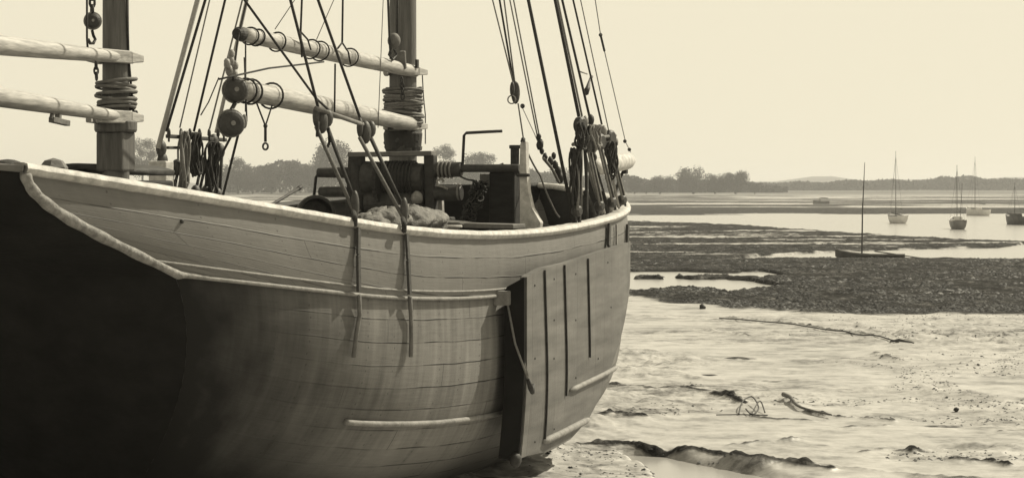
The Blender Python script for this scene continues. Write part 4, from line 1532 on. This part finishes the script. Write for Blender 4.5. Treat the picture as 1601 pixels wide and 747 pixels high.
# gear wheel and pale sheave
gw = MB().lathe(W_(590, 285, UW - .1), ax_x, [(0, .12), (0.01, .21), (.05, .21), (.06, .12)], 24).build('gear_wheel', M['iron'], wf)
mb = MB()
for k in range(24):
    a = 2 * math.pi * k / 24
    mb.box(W_(590, 285, UW - .1) + ax_x * .03 + Vector((0, math.cos(a) * .215, math.sin(a) * .215)), (.04, .03, .03))
mb.build('gear_teeth', M['iron'], gw)
barrel('pawl_rod', 648, 652, 330, .04, m='galv')
MB().bar(W_(648, 305), W_(650, 345), .07, .05).build('pale_bracket', M['galv'], wf, bevel=.01)
MB().lathe(W_(652, 318, UW - .15), (0, 0, 1), [(0, .05), (.05, .07), (.1, .06), (.14, .02)], 12).build('capstan_head', M['galv'], wf, smooth=True)
# left outboard leg
MB().tube([W_(500, 270), W_(494, 277), W_(489, 325)], .018, 8).build('stay_rod', M['iron'], wf, smooth=True)
# crank handle
MB().tube([W_(721, 270), W_(723, 262), W_(725.5, 212), W_(729, 208), W_(785, 205)], .017, 8).build('crank_handle', M['iron'], wf, smooth=True)
# pale post between
MB().bar(W_(688, 309, UW + .2), W_(690, 350, UW + .2), .09, .07).build('pale_post', M['white'], wf, bevel=.01)
# ropes with a hook turned round the lower drum
MB().tube([W_(700, 296, UW - .1), W_(692, 292, UW - .1), W_(684, 290, UW - .1), W_(683, 283, UW - .1), W_(690, 279, UW - .1), W_(694, 284, UW - .1)], .014, 6).build('hook', M['galv'], wf, smooth=True)
rope('rope_turn', [W_(720, 276), W_(740, 282), W_(757, 284)], .012, 'rope_dark', wf, n=3, sag=.01)
ring(W_(718, 300, UW - .02), (1, 0, 0), .085, .012, M['rope'], wf, 'rope_turn')
for k in range(9):
    ring(W_(604 + k * 5.5, 279), ax_x, .192, .013, M['rope_dark'], wf, 'rope_turn')
for k in range(4):
    ring(W_(688 + k * 6, 265), ax_x, .09, .011, M['rope'], wf, 'rope_turn')
MB().box(W_(566, 316), (.16, .1, .10)).build('pawl_box', M['galv'], wf, bevel=.01)
# frame feet
MB().box(W_(620, 350), (1.25, .5, .16)).build('bed', M['dark_wood'], wf, bevel=.02)

# net / chain heap hanging over the windlass
mb = MB()
c0 = W_(752, 288, UW - .1)
for i in range(130):
    t = random.random()
    cx = 752 - 22 * t + random.uniform(-9, 9); cy = 286 + 62 * t + random.uniform(-3, 3)
    c = W_(cx, cy, UW - .1 + random.uniform(-.06, .06))
    ax_ = Vector((random.uniform(-1, 1), random.uniform(-1, 1), random.uniform(-1, 1))).normalized()
    x = ax_.orthogonal().normalized(); y = ax_.cross(x)
    mb.tube([c + x * math.cos(a) * .045 + y * math.sin(a) * .03 for a in [2 * math.pi * k / 8 for k in range(8)]], .011, 4, closed=True)
o = in_ship('chain_heap', mb, M['iron'], smooth=True)
tag(o, 'rusty chain draped over the dark chest right of the winch crank', 'chain')

# dark chest and companion right of the winch
UH = -.9
hs = MB().box(PU(794, 318, UH), (.30, .5, .72)).build('deck_house', M['inner'], ship, bevel=.02)
MB().box(PU(796, 265, UH), (.34, .54, .05)).build('lid', M['mid_wood'], hs, bevel=.01)
MB().box(PU(735, 325, UH + .6), (.9, .6, .55)).build('chest', M['inner'], hs, bevel=.02)
MB().lathe(PU(805, 260, UH), (0, 0, 1), [(0, .055), (.02, .05), (.2, .05), (.2, .065), (.24, .065)], 14).build('stove_pipe', M['iron'], hs, bevel=.004)
MB().tube([PU(779, 265, UH - .2), PU(781, 258, UH - .2), PU(787, 256, UH - .2)], .012, 6).build('latch', M['iron'], hs)
MB().bar(PU(765, 272, UH + .3), PU(765, 292, UH + .3), .22, .05, up=(0, 1, 0)).build('panel', M['mid_wood'], hs, bevel=.01)
# tall white stanchion with knee
us = -2.3
prof = [(812, 262), (813, 225), (816, 221), (822, 221), (823, 262), (826, 300), (832, 325), (845, 348), (842, 366), (813, 366)]
a = [PU(x, y, us) for x, y in prof]
b = [p + Vector((0, .12, 0)) for p in a]
n = len(a)
mb = MB().add(a + b, [tuple(range(n)), tuple(range(2 * n - 1, n - 1, -1))] + [(i, i + n, (i + 1) % n + n, (i + 1) % n) for i in range(n)])
st = mb.build('stanchion', M['white'], ship, bevel=.008)
MB().box(PU(818, 274, us - .04), (.14, .06, .035)).build('cleat', M['iron'], st, bevel=.008)
MB().tube([PU(815, 222, us), PU(817, 216, us), PU(820, 222, us)], .014, 6).build('eye', M['iron'], st)
# long dark plank lying inboard of the rail
MB().bar(PU(664, 345, -2.6), PU(735, 352, -2.9), .30, .05).bar(PU(735, 352, -2.9), PU(812, 354, -3.0), .30, .05).build('rail_shelf', M['mid_wood'], ship, bevel=.01)

# sacks / furled canvas on the deck edge
mb = MB()
def lump(c, rx, ry, rz, rot, n=28, m=16, amp=.10):
    vs_ = []; fs_ = []
    M3 = Matrix.Rotation(rot, 3, 'Z')
    for i in range(m + 1):
        ph = math.pi * i / m
        for k in range(n):
            t = 2 * math.pi * k / n
            q = 1 + amp * math.sin(3 * t + 5 * ph + c[0] * 7) + amp * .8 * math.sin(9 * t - 4 * ph) * math.sin(ph) + amp * .5 * math.sin(17 * t + 11 * ph)
            p = Vector((rx * math.sin(ph) * math.cos(t) * q, ry * math.sin(ph) * math.sin(t) * q, rz * math.cos(ph) * q))
            vs_.append(Vector(c) + M3 @ p)
    for i in range(m):
        for k in range(n):
            k2 = (k + 1) % n
            fs_.append((i * n + k, (i + 1) * n + k, (i + 1) * n + k2, i * n + k2))
    mb.add(vs_, fs_)
lump(PV(605, 347, 1.85), .20, .36, .13, 0)
lump(PV(640, 345, 1.9), .22, .42, .14, .1)
lump(PV(660, 347, 1.85), .20, .35, .13, -.2)
lump(PV(580, 350, 1.8), .16, .32, .10, .2)
o = in_ship('canvas_bundle', mb, M['canvas'], smooth=True)
tag(o, 'dirty bundled canvas lying along the inside of the pale rail below the winch', 'canvas bundle')
mb = MB()
for i in range(5):
    c = PV(700, 354, 1.9) + Vector((0, .0, -.01 * i))
    mb.tube([c + Vector((math.cos(a) * (.13 - i * .02), math.sin(a) * (.13 - i * .02), 0)) for a in [2 * math.pi * k / 20 for k in range(20)]], .016, 6, closed=True)
o = in_ship('rope_coil', mb, M['rope_pale'], smooth=True)
tag(o, 'flat pale coil of rope at the right end of the canvas bundle', 'rope coil')
mb = MB()
c = PV(509, 340, 1.55)
mb.lathe(c - Vector((.12, 0, 0)), (.5, -.8, .15), [(0, .05), (.0, .15), (.04, .17), (.16, .175), (.2, .165), (.2, .14), (.1, .13)], 24)
o = in_ship('bucket', mb, M['iron'], smooth=False)
tag(o, 'dark round bucket lying on its side inside the rail left of the winch', 'bucket')
mb = MB().tube([PV(415, 326, 1.2), PV(470, 293, .9)], .014, 8)
mb.tube([PV(466, 295.5, .92), PV(471, 292, .9)], .020, 8)
o = in_ship('boat_hook', mb, M['iron'], smooth=True)
tag(o, 'short dark pole leaning up out of the deck behind the pale rail', 'pole')
# white rag by the left of the bucket
# aft cabin / skylight beside the mizzen mast
uc = UMZ + .5
a0, a1 = PU(122, 272, uc), PU(222, 276, uc)
ch = MB()
P = []
for uu in (uc - .6, uc + .6):
    row = []
    for k in range(13):
        t = k / 12
        px_ = 118 + (226 - 118) * t
        row.append(PU(px_, 270 - 9 * math.sin(math.pi * t) ** .8, uc) + Vector((0, uu - uc, 0)))
    P.append(row)
ch.grid(P); 
roof = ch.build('cabin_roof', M['dark_wood'], ship, smooth=True, solid=.05)
cbx = MB().box((a0 + a1) / 2 + Vector((.05, 0, -.32)), ((a1 - a0).length * .98, 1.1, .55)).build('cabin', M['inner'], ship, bevel=.02)
# little hood on the stern
st0 = PU(80, 262, -10.2)
MB().lathe(PU(84, 268, -9.6) - Vector((.0, 0, .05)), (0, 0, 1), [(0, .11), (.08, .11), (.13, .07), (.15, .0)], 6).build('compass_hood', M['mid_wood'], ship)
MB().ball(PU(12, 262, -10.2), (.12, .12, .06)).build('stern_fairlead', M['dark_wood'], ship, smooth=True)

# ------------------------------------------------------------------ moored boats


def loft(stations, n=10):
    """stations: (y, half beam, z keel, z sheer) bow at +y"""
    P = []
    for (y, hb, zk, zs) in stations:
        row = []
        for k in range(-n, n + 1):
            a = abs(k) / n
            x = hb * math.sin(a * math.pi / 2) ** .75 * (1 if k >= 0 else -1)
            z = zk + (zs - zk) * (1 - math.cos(a * math.pi / 2)) ** .8
            row.append((x, y, z))
        P.append(row)
    return P


M['boat_white'] = mat('boat_white_paint', .6, .75, rough=.5, scale=3)
M['boat_dark'] = mat('boat_dark_paint', .05, .10, rough=.5, scale=3)
M['boat_grey'] = mat('boat_grey_paint', .14, .22, rough=.5, scale=3)
M['boat_mast'] = mat('varnished_spar', .06, .10, rough=.5, scale=3)


def yacht(px, py, L, beam, mast_py, rz, hullm, topm, label, cabin=True, mizz=False, zoff=0.0, mastr=.035, lean=0.0, name='moored_boat'):
    P0 = PG(px, py, ZW)
    o = empty(name, (P0.x, P0.y, ZW - .12), rz)
    tag(o, label, 'boat', 'boats moored on the river')
    fb = .85
    st_ = [(-L * .5, beam * .36, .0, fb), (-L * .35, beam * .45, -.1, fb * .95), (-L * .1, beam * .5, -.15, fb * .92), (L * .15, beam * .47, -.15, fb * .98), (L * .35, beam * .3, -.1, fb * 1.12), (L * .5, .02, .1, fb * 1.3)]
    mb = MB(); P = loft(st_); mb.grid(P)
    mb.f.append(tuple(range(len(P[0]))))
    mb.build('hull', M[hullm], o, smooth=True)
    mb = MB()
    mb.grid([[(x0 * s_, y0, z0 - .04) for s_ in (-1, -.5, 0, .5, 1)] for (x0, y0, z0) in [(r[-1][0], r[-1][1], r[-1][2]) for r in P]])
    mb.build('deck', M['boat_grey'], o)
    mb = MB()
    for s_ in (1, -1):
        mb.tube([(s_ * r[-1][0], r[-1][1], r[-1][2]) for r in P], .035, 6)
    mb.build('gunwale', M[topm], o, smooth=True)
    if cabin:
        c = MB().box((0, L * .02, fb + .10), (beam * .55, L * .34, .34), taper=.85).build('cabin', M[topm], o, bevel=.04)
        for s_ in (1, -1):
            MB().box((s_ * beam * .27, L * .02, fb + .12), (.03, L * .2, .09)).build('window', M['boat_dark'], c)
    mz = EYE - (mast_py - HZ) / FPX * P0.y - (ZW - .12)
    ms = MB().tube([(0, L * .08, .1), (lean * mz, L * .08, mz)], [mastr, mastr * .55], 8).build('mast', M['boat_mast'], o, smooth=True)
    MB().tube([(0, L * .05, fb + .7), (0, -L * .42, fb + .62)], mastr * .9, 8).build('boom', M['boat_mast'], o, smooth=True)
    for e_ in ((0, L * .5, fb * 1.25), (beam * .45, L * .05, fb), (-beam * .45, L * .05, fb)):
        MB().tube([e_, (lean * mz, L * .08, mz * .93)], .008, 4).build('stay', M['boat_dark'], ms)
    if mizz:
        MB().tube([(0, -L * .36, .3), (.2, -L * .36, mz * .72)], mastr * .6, 8).build('mizzen_mast', M['boat_mast'], o, smooth=True)
    return o


yacht(1402, 349, 4.2, 1.4, 236, R(4), 'boat_white', 'boat_dark', 'white sailing boat with dark gunwale and tall mast, leftmost of the boats afloat', cabin=False)
yacht(1497, 358, 4.2, 1.25, 258, R(-6), 'boat_grey', 'boat_white', 'small grey yacht with white cabin and two masts, nearest of the boats afloat', mizz=True)
yacht(1527, 337, 4.2, 1.5, 245, R(22), 'boat_white', 'boat_white', 'white yacht with a low cabin, farthest back of the moored boats')
yacht(1589, 351, 4.4, 1.25, 286, R(8), 'boat_dark', 'boat_dark', 'black-hulled boat at the right edge of the river')
# small sailing dinghy lying by the channel
dg = PG(1360, 404, .0)
d0 = empty('sailing_dinghy', (dg.x, dg.y, ZW - .05), R(78))
tag(d0, 'low dark sailing dinghy with a bare leaning mast stranded at the edge of the channel', 'dinghy')
LL, bb_ = 3.0, .95
st_ = [(-LL * .5, bb_ * .35, .02, .30), (-LL * .3, bb_ * .46, -.03, .28), (0, bb_ * .5, -.05, .28), (LL * .25, bb_ * .42, -.03, .34), (LL * .42, bb_ * .2, .05, .44), (LL * .5, .02, .2, .52)]
P = loft(st_); mb = MB(); mb.grid(P); mb.f.append(tuple(range(len(P[0]))))
mb.build('hull', M['boat_dark'], d0, smooth=True, solid=.02)
mb = MB()
for s_ in (1, -1):
    mb.tube([(s_ * r[-1][0], r[-1][1], r[-1][2]) for r in P], .02, 6)
mb.build('gunwale', M['boat_grey'], d0, smooth=True)
for yy in (-.9, -.1, .7):
    MB().box((0, yy, .2), (bb_ * .85, .2, .03)).build('thwart', M['boat_grey'], d0)
mh = EYE - (254 - HZ) / FPX * dg.y - (ZW - .05)
ms = MB().tube([(0, .35, 0), (0, .32, mh * .5), (.0, .22, mh)], [.035, .03, .014], 8).build('mast', M['boat_dark'], d0, smooth=True)
MB().tube([(0, -.2, .42), (.1, -2.3, .12)], .03, 6).build('boom', M['boat_dark'], d0, smooth=True)
# distant punt
yacht(1284, 320, 3.4, 1.0, 309, R(80), 'boat_grey', 'boat_grey', 'faint low open boat far off by the opposite shore', cabin=False, mastr=.1)

# ------------------------------------------------------------------ trees of the far shore
M['leaf'] = mat('summer_foliage', .035, .075, rough=.9, scale=.3, bump=0)
M['leaf_b'] = mat('pale_foliage', .06, .11, rough=.9, scale=.3, bump=0)
M['trunk'] = mat('bark', .05, .1, rough=.9, scale=2, bump=.3)


def tree_mesh(seed, W, H, trunk, nclump=26, leaves=90, flat=.75, low=.28, ls=None):
    rg = np.random.default_rng(seed)
    # trunk and limbs
    mb = MB()
    mb.tube([(0, 0, -.5), (.1, 0, H * .25), (-.1, .1, H * .5)], [trunk * 1.3, trunk, trunk * .6], 8)
    for i in range(6):
        a = rg.random() * 6.28
        r_ = W * .32 * (0.6 + rg.random() * .5)
        mb.tube([(0, 0, H * (.22 + .05 * i)), (math.cos(a) * r_ * .5, math.sin(a) * r_ * .5, H * (.42 + .05 * i)), (math.cos(a) * r_, math.sin(a) * r_, H * (.55 + .05 * i))], [trunk * .5, trunk * .35, trunk * .15], 6)
    # crown
    cen = []
    for i in range(nclump):
        a = rg.random() * 6.28
        rad = W * .5 * (rg.random() ** .5) * .82
        t = rg.random()
        zz = H * (low + (1 - low) * (.12 + .76 * t))
        k = math.sqrt(max(0.05, 1 - ((zz / H - (low + 1) / 2) / ((1 - low) / 2)) ** 2))
        cen.append((math.cos(a) * rad * k, math.sin(a) * rad * k, zz, W * (.13 + .10 * rg.random())))
    cen = np.array(cen)
    N = nclump * leaves
    ci = np.repeat(np.arange(nclump), leaves)
    dirs = rg.normal(size=(N, 3)); dirs /= np.linalg.norm(dirs, axis=1)[:, None]
    rad = rg.random(N) ** .45
    pos = cen[ci, :3] + dirs * (rad * cen[ci, 3])[:, None] * np.array([1, 1, flat])
    pos[:, 2] = np.maximum(pos[:, 2], .3)
    s_ = (ls or W * .015) * (.6 + .9 * rg.random(N))
    nn = dirs + rg.normal(size=(N, 3)) * .6; nn /= np.linalg.norm(nn, axis=1)[:, None]
    t1 = np.cross(nn, rg.normal(size=(N, 3))); t1 /= np.linalg.norm(t1, axis=1)[:, None]
    t2 = np.cross(nn, t1)
    V = np.stack([pos + t1 * s_[:, None], pos + t2 * s_[:, None] * .8, pos - t1 * s_[:, None], pos - t2 * s_[:, None] * .8], 1).reshape(-1, 3)
    me = bpy.data.meshes.new('crown')
    me.vertices.add(N * 4); me.vertices.foreach_set('co', V.astype(np.float32).ravel())
    me.loops.add(N * 4); me.loops.foreach_set('vertex_index', np.arange(N * 4, dtype=np.int32))
    me.polygons.add(N); me.polygons.foreach_set('loop_start', np.arange(0, N * 4, 4, dtype=np.int32))
    me.update(calc_edges=True)
    return mb, me


def tree(px, w_px, top_py, D, label, seed, m='leaf', low=.2, trunk=None, grp='trees on the far shore', leaves=240, flat=.85, nclump=34, cat='tree', name='tree'):
    s_ = FPX / D
    W = w_px / s_
    gz = 1.7
    Htop = EYE + (HZ - top_py) / s_ - gz
    X = (px - 800.5) / FPX * D
    o = empty(name, (X, D, gz), random.random() * 6)
    tag(o, label, cat, grp)
    mb, me = tree_mesh(seed, W, Htop / .97, trunk or W * .03, low=low, leaves=leaves, flat=flat, nclump=nclump)
    mb.build('trunk', M['trunk'], o, smooth=True)
    me.materials.append(M[m])
    c = bpy.data.objects.new('crown', me); SC.collection.objects.link(c); c.parent = o
    return o


TREES = [
    (223, 52, 217, 920, 'leafy tree with an open crown seen just right of the left mast', 'leaf_b', .25),
    (372, 56, 249, 940, 'rounded pale-topped tree seen below the boom end blocks', 'leaf_b', .15),
    (395, 40, 262, 930, 'low bushy tree at the left end of the thick wood seen over the deck', 'leaf', .05),
    (425, 52, 256, 950, 'dense tree in the wood directly above the short dark pole', 'leaf', .05),
    (462, 56, 253, 940, 'broad dense tree in the wood left of the domed oak', 'leaf', .05),
    (520, 84, 225, 930, 'wide domed oak standing tallest behind the mizzen shrouds', 'leaf_b', .2),
    (500, 50, 256, 960, 'dark tree at the foot of the domed oak', 'leaf', .05),
    (575, 60, 258, 960, 'dense tree seen through the winch frame left of the mast', 'leaf', .05),
    (640, 60, 256, 960, 'tree half hidden behind the main mast foot', 'leaf', .05),
    (696, 42, 221, 930, 'small-crowned tree between the main mast and the crank handle', 'leaf_b', .2),
    (750, 62, 238, 950, 'smooth domed tree framed by the bent crank handle', 'leaf', .05),
    (820, 60, 264, 980, 'low tree behind the white stanchion', 'leaf', .05),
    (880, 60, 268, 980, 'low tree behind the thick backstay', 'leaf', .05),
    (935, 50, 272, 980, 'low tree behind the right-hand deadeyes', 'leaf', .05),
    (992, 34, 280, 930, 'small tree at the left end of the wood, under the bowsprit', 'leaf', .05),
    (1032, 46, 278, 930, 'low rounded tree left of the tallest tree in the wood on the right', 'leaf', .05),
    (1084, 62, 265, 920, 'tallest broad tree of the wood to the right of the ship', 'leaf', .05),
    (1118, 42, 274, 925, 'tree filling the dip between the two high crowns', 'leaf', .03),
    (1150, 50, 270, 920, 'rounded tree at the right-hand end of the wood', 'leaf', .03),
    (1180, 22, 288, 925, 'small bush at the right foot of the wood', 'leaf', .02),
    (1010, 26, 288, 925, 'bush in the gap between the two low trees nearest the ship', 'leaf', .02),
]
for i, (px, w_, ty, D, lab, m_, low) in enumerate(TREES):
    tree(px, w_, ty, D, lab, 100 + i, m_, low)
# hedge of scrub that runs along the opposite bank and a remote wood behind
def strip(name, x0, x1, D, gz, top, label, m_, seed, ls, dens=1.0, kind='stuff'):
    rg = np.random.default_rng(seed)
    N = int(9000 * dens)
    px = x0 + (x1 - x0) * rg.random(N)
    D_ = D + rg.random(N) * 30
    X = (px - 800.5) / FPX * D_
    tp = np.interp(px, [t[0] for t in top], [t[1] for t in top])
    hh = EYE + (HZ - tp) / FPX * D_ - gz
    hh = hh * (1 + .35 * fbm(X / 14, X * 0 + seed, 4))
    z = gz + hh * rg.random(N) ** .7
    pos = np.stack([X, D_, z], 1)
    nn = rg.normal(size=(N, 3)); nn /= np.linalg.norm(nn, axis=1)[:, None]
    t1 = np.cross(nn, rg.normal(size=(N, 3))); t1 /= np.linalg.norm(t1, axis=1)[:, None]
    t2 = np.cross(nn, t1)
    s_ = ls * (.6 + .8 * rg.random(N))[:, None]
    V = np.stack([pos + t1 * s_, pos + t2 * s_ * .7, pos - t1 * s_, pos - t2 * s_ * .7], 1).reshape(-1, 3)
    me = bpy.data.meshes.new(name)
    me.vertices.add(N * 4); me.vertices.foreach_set('co', V.astype(np.float32).ravel())
    me.loops.add(N * 4); me.loops.foreach_set('vertex_index', np.arange(N * 4, dtype=np.int32))
    me.polygons.add(N); me.polygons.foreach_set('loop_start', np.arange(0, N * 4, 4, dtype=np.int32))
    me.update(calc_edges=True)
    me.materials.append(M[m_])
    o = bpy.data.objects.new(name, me); SC.collection.objects.link(o)
    tag(o, label, 'woodland', kind=kind)
    return o


strip('scrub', 330, 1230, 1000, 1.5, [(330, 276), (400, 258), (480, 257), (800, 272), (1180, 287), (1230, 292)], 'scrub filling in under the trees along the far bank', 'leaf', 5, 1.1, 1.6)
strip('far_wood', 1170, 1700, 1280, 2.6, [(1170, 290), (1290, 287), (1330, 283), (1370, 284), (1460, 284), (1480, 277), (1510, 278), (1540, 285), (1590, 280), (1700, 280)], 'remote wooded line along the horizon beyond the moored boats', 'leaf', 9, 1.7, 1.6)
# far hills
mb = MB()
P = []
for j, (D, f_) in enumerate(((2300, 0), (2600, .8), (2900, 1), (3300, .4))):
    row = []
    for i in range(80):
        px = -200 + i * 30
        top = np.interp(px, [-200, 200, 500, 900, 1180, 1240, 1290, 1400, 1500, 1640, 2200], [284, 287, 286, 290, 284, 279, 277, 283, 282, 277, 284])
        zz = (HZ - top + 2.5 * math.sin(i * 1.3)) / FPX * D + EYE
        row.append(((px - 800.5) / FPX * D, D, -1 + (zz + 1) * f_))
    P.append(row)
mb.grid(P)
o = mb.build('hills', mat('far_fields', .06, .12, rough=1, scale=.004, bump=0), smooth=True)
tag(o, kind='structure')

# ------------------------------------------------------------------ weed clumps on the banks
def weed_clumps():
    rg = np.random.default_rng(3)
    N = 150000
    # uniform over the banks, thinning with distance
    py = 345 + 160 * rg.random(N * 4) ** .9
    Y = EYE * FPX / (py - HZ)
    keep = rg.random(len(Y)) < 1
    X = ((300 + 1500 * rg.random(len(Y))) - 800.5) / FPX * Y
    h, wd, wet, sh, pud = ground(X, Y)
    k = (wd > .55) & (h > ZW + .02)
    X, Y, h = X[k][:N], Y[k][:N], h[k][:N]
    # fragments washed over the mud below the banks
    M_ = 140000
    py2 = 470 + 300 * rg.random(M_) ** 1.7
    Y2 = EYE * FPX / (py2 - HZ); X2 = ((500 + 1250 * rg.random(M_)) - 800.5) / FPX * Y2
    h2, wd2, _, _, pud2 = ground(X2, Y2)
    f2 = fbm(X2 / 2.2 + 31, Y2 / 1.2 + 5, 4) + .5 * wd2 + .55 * np.exp(-np.maximum(0, py2 - np.interp(800.5 + FPX * X2 / Y2, *PTS_B2)) / 11)
    xl2 = (X2 - MX) * math.cos(ANG) - (Y2 - DM) * math.sin(ANG)
    k2 = (f2 > .02 + .4 * rg.random(M_)) & (pud2 < .3) & (h2 > ZW + .01) & (xl2 > 2.0)
    nb = len(X)
    X, Y, h = np.concatenate([X, X2[k2]]), np.concatenate([Y, Y2[k2]]), np.concatenate([h, h2[k2]])
    frag = np.arange(len(X)) >= nb
    n = len(X)
    dens = fbm(X / 1.3, Y / 1.8, 3)
    k = (dens + .3 * fbm(X / 5, Y / 2.5, 2) > -.35 + .8 * rg.random(n)) | frag
    X, Y, h, frag = X[k], Y[k], h[k], frag[k]; n = len(X)
    s_ = np.where(frag, .007 + .035 * rg.random(n) ** 3, .022 + .085 * rg.random(n) ** 3)
    base = np.array([[1, 0, 0], [.3, .95, 0], [-.8, .6, 0], [-.8, -.6, 0], [.3, -.95, 0], [.1, .1, .5], [-.25, -.2, .38]])
    V = base[None] * (1 + .5 * (rg.random((n, 7, 3)) - .5)) * s_[:, None, None]
    a = rg.random(n) * 6.28
    ca, sa = np.cos(a)[:, None], np.sin(a)[:, None]
    x = V[..., 0] * ca - V[..., 1] * sa; y = V[..., 0] * sa + V[..., 1] * ca
    z = V[..., 2] + h[:, None] - .01
    V = np.stack([x + X[:, None], y + Y[:, None], z], -1).reshape(-1, 3)
    F = np.array([[0, 1, 5], [1, 2, 5], [2, 6, 5], [2, 3, 6], [3, 4, 6], [4, 0, 5], [4, 5, 6]])
    FF = (F[None] + (np.arange(n) * 7)[:, None, None]).reshape(-1, 3)
    me = bpy.data.meshes.new('seaweed')
    me.vertices.add(len(V)); me.vertices.foreach_set('co', V.astype(np.float32).ravel())
    me.loops.add(FF.size); me.loops.foreach_set('vertex_index', FF.ravel().astype(np.int32))
    me.polygons.add(len(FF)); me.polygons.foreach_set('loop_start', np.arange(0, FF.size, 3, dtype=np.int32))
    me.update(calc_edges=True)
    tone = np.repeat((.010 + .15 * rg.random(n) ** 3.5) * np.clip(.8 + 1.6 * fbm(X / 3, Y / 2, 3), .3, 2), 7)
    at = me.attributes.new('tone', 'FLOAT', 'POINT'); at.data.foreach_set('value', tone.astype(np.float32))
    wmat, wn, wl, wb = newmat('bladderwrack')
    a_ = wn.new('ShaderNodeAttribute'); a_.attribute_name = 'tone'
    cc = wn.new('ShaderNodeCombineColor')
    for i_ in range(3):
        wl.new(a_.outputs['Fac'], cc.inputs[i_])
    wl.new(cc.outputs[0], wb.inputs['Base Color']); wb.inputs['Roughness'].default_value = .6; wb.inputs['Specular IOR Level'].default_value = .15
    me.materials.append(wmat)
    o = bpy.data.objects.new('seaweed', me); SC.collection.objects.link(o)
    tag(o, 'dark bladderwrack clumps covering the mud banks', 'seaweed', kind='stuff')


weed_clumps()

# ------------------------------------------------------------------ things lying on the mud
def gz_at(x, y):
    h = ground(np.array([[x]], float), np.array([[y]], float))[0]
    return float(h[0, 0])


def mud_pts(pp, dz=.02):
    r_ = []
    for a, b in pp:
        p = PG(a, b)
        r_.append(Vector((p.x, p.y, gz_at(p.x, p.y) + dz)))
    return r_


def curve(pts, k=8):
    out_ = []
    n = len(pts)
    for i in range(n - 1):
        p0, p1, p2, p3 = pts[max(i - 1, 0)], pts[i], pts[i + 1], pts[min(i + 2, n - 1)]
        for j in range(k):
            t = j / k
            out_.append(.5 * ((2 * p1) + (p2 - p0) * t + (2 * p0 - 5 * p1 + 4 * p2 - p3) * t * t + (3 * p1 - p0 - 3 * p2 + p3) * t ** 3))
    out_.append(pts[-1])
    return out_


def on_mud(name, mb, m, label, cat, grp=None):
    o = mb.build(name, M[m], None, smooth=True)
    c = Vector(o.data.vertices[0].co)
    o.data.transform(Matrix.Translation(-c)); o.location = c
    return tag(o, label, cat, grp)


p = mud_pts([(1155, 652), (1161, 641), (1176, 636), (1186, 646), (1176, 655), (1166, 648)])
for i, dz in enumerate((.0, .06, .08, .03, .0, .03)): p[i].z += dz
q = mud_pts([(1120, 654), (1155, 653), (1200, 658)])
q2 = mud_pts([(1175, 656), (1188, 644), (1196, 650)]); q2[1].z += .1
mb = MB().tube(curve(p), .010, 6).tube(curve(q), .008, 6).tube(curve(q2), .009, 6)
on_mud('wire_tangle', mb, 'iron', 'looped tangle of dark wire sticking out of the pale mud', 'wire')
p = mud_pts([(x, np.interp(x, [1125, 1180, 1240, 1300, 1350, 1400, 1430], [502, 508, 514, 522, 532, 541, 541])) for x in range(1125, 1431, 4)], .012)
for _ in range(3):
    for i in range(1, len(p) - 1): p[i].z = max(p[i].z, (p[i - 1].z + p[i + 1].z) / 2 + .004)
on_mud('mooring_rope', MB().tube(p, .014, 6), 'rope_dark', 'long dark mooring rope stretched across the mud below the weed bank', 'rope')
p = mud_pts([(1392, 541), (1405, 539), (1424, 541)], .03)
on_mud('driftwood', MB().tube(p, [.015, .035, .01], 6), 'dark_wood', 'thin dark stick at the right end of the mooring rope', 'stick')
p = mud_pts([(1225, 630), (1236, 634), (1252, 645), (1300, 656)], .05)
on_mud('driftwood', MB().tube(curve(p), [.035 - .001 * i for i in range(25)], 8), 'mid_wood', 'bent grey branch lying to the right of the wire tangle', 'branch')
p = mud_pts([(1495, 645), (1502, 646)], .03)
on_mud('stone', MB().ball(p[0], (.04, .04, .03), 10, 7, noise=.15), 'iron', 'small dark stone alone on the pale mud at the right', 'stone')
p = mud_pts([(1098, 484), (1102, 486)], .03)
on_mud('stone', MB().ball(p[0], (.08, .07, .09), 10, 7, noise=.2), 'iron', 'dark stone at the near edge of the weed bank right of the ship', 'stone')

# ------------------------------------------------------------------ haze of the estuary air
hm = bpy.data.materials.new('haze'); hm.use_nodes = True
hn = hm.node_tree.nodes; hl = hm.node_tree.links
hn.clear()
ho = hn.new('ShaderNodeOutputMaterial'); hv = hn.new('ShaderNodeVolumePrincipled')
hv.inputs['Color'].default_value = (.95, .95, .95, 1)
hv.inputs['Density'].default_value = 0.00031
hv.inputs['Anisotropy'].default_value = 0.3
hl.new(hv.outputs[0], ho.inputs['Volume'])
hz = MB().box((0, 1875, 14), (5000, 4450, 34)).build('haze', hm)
tag(hz, kind='stuff')
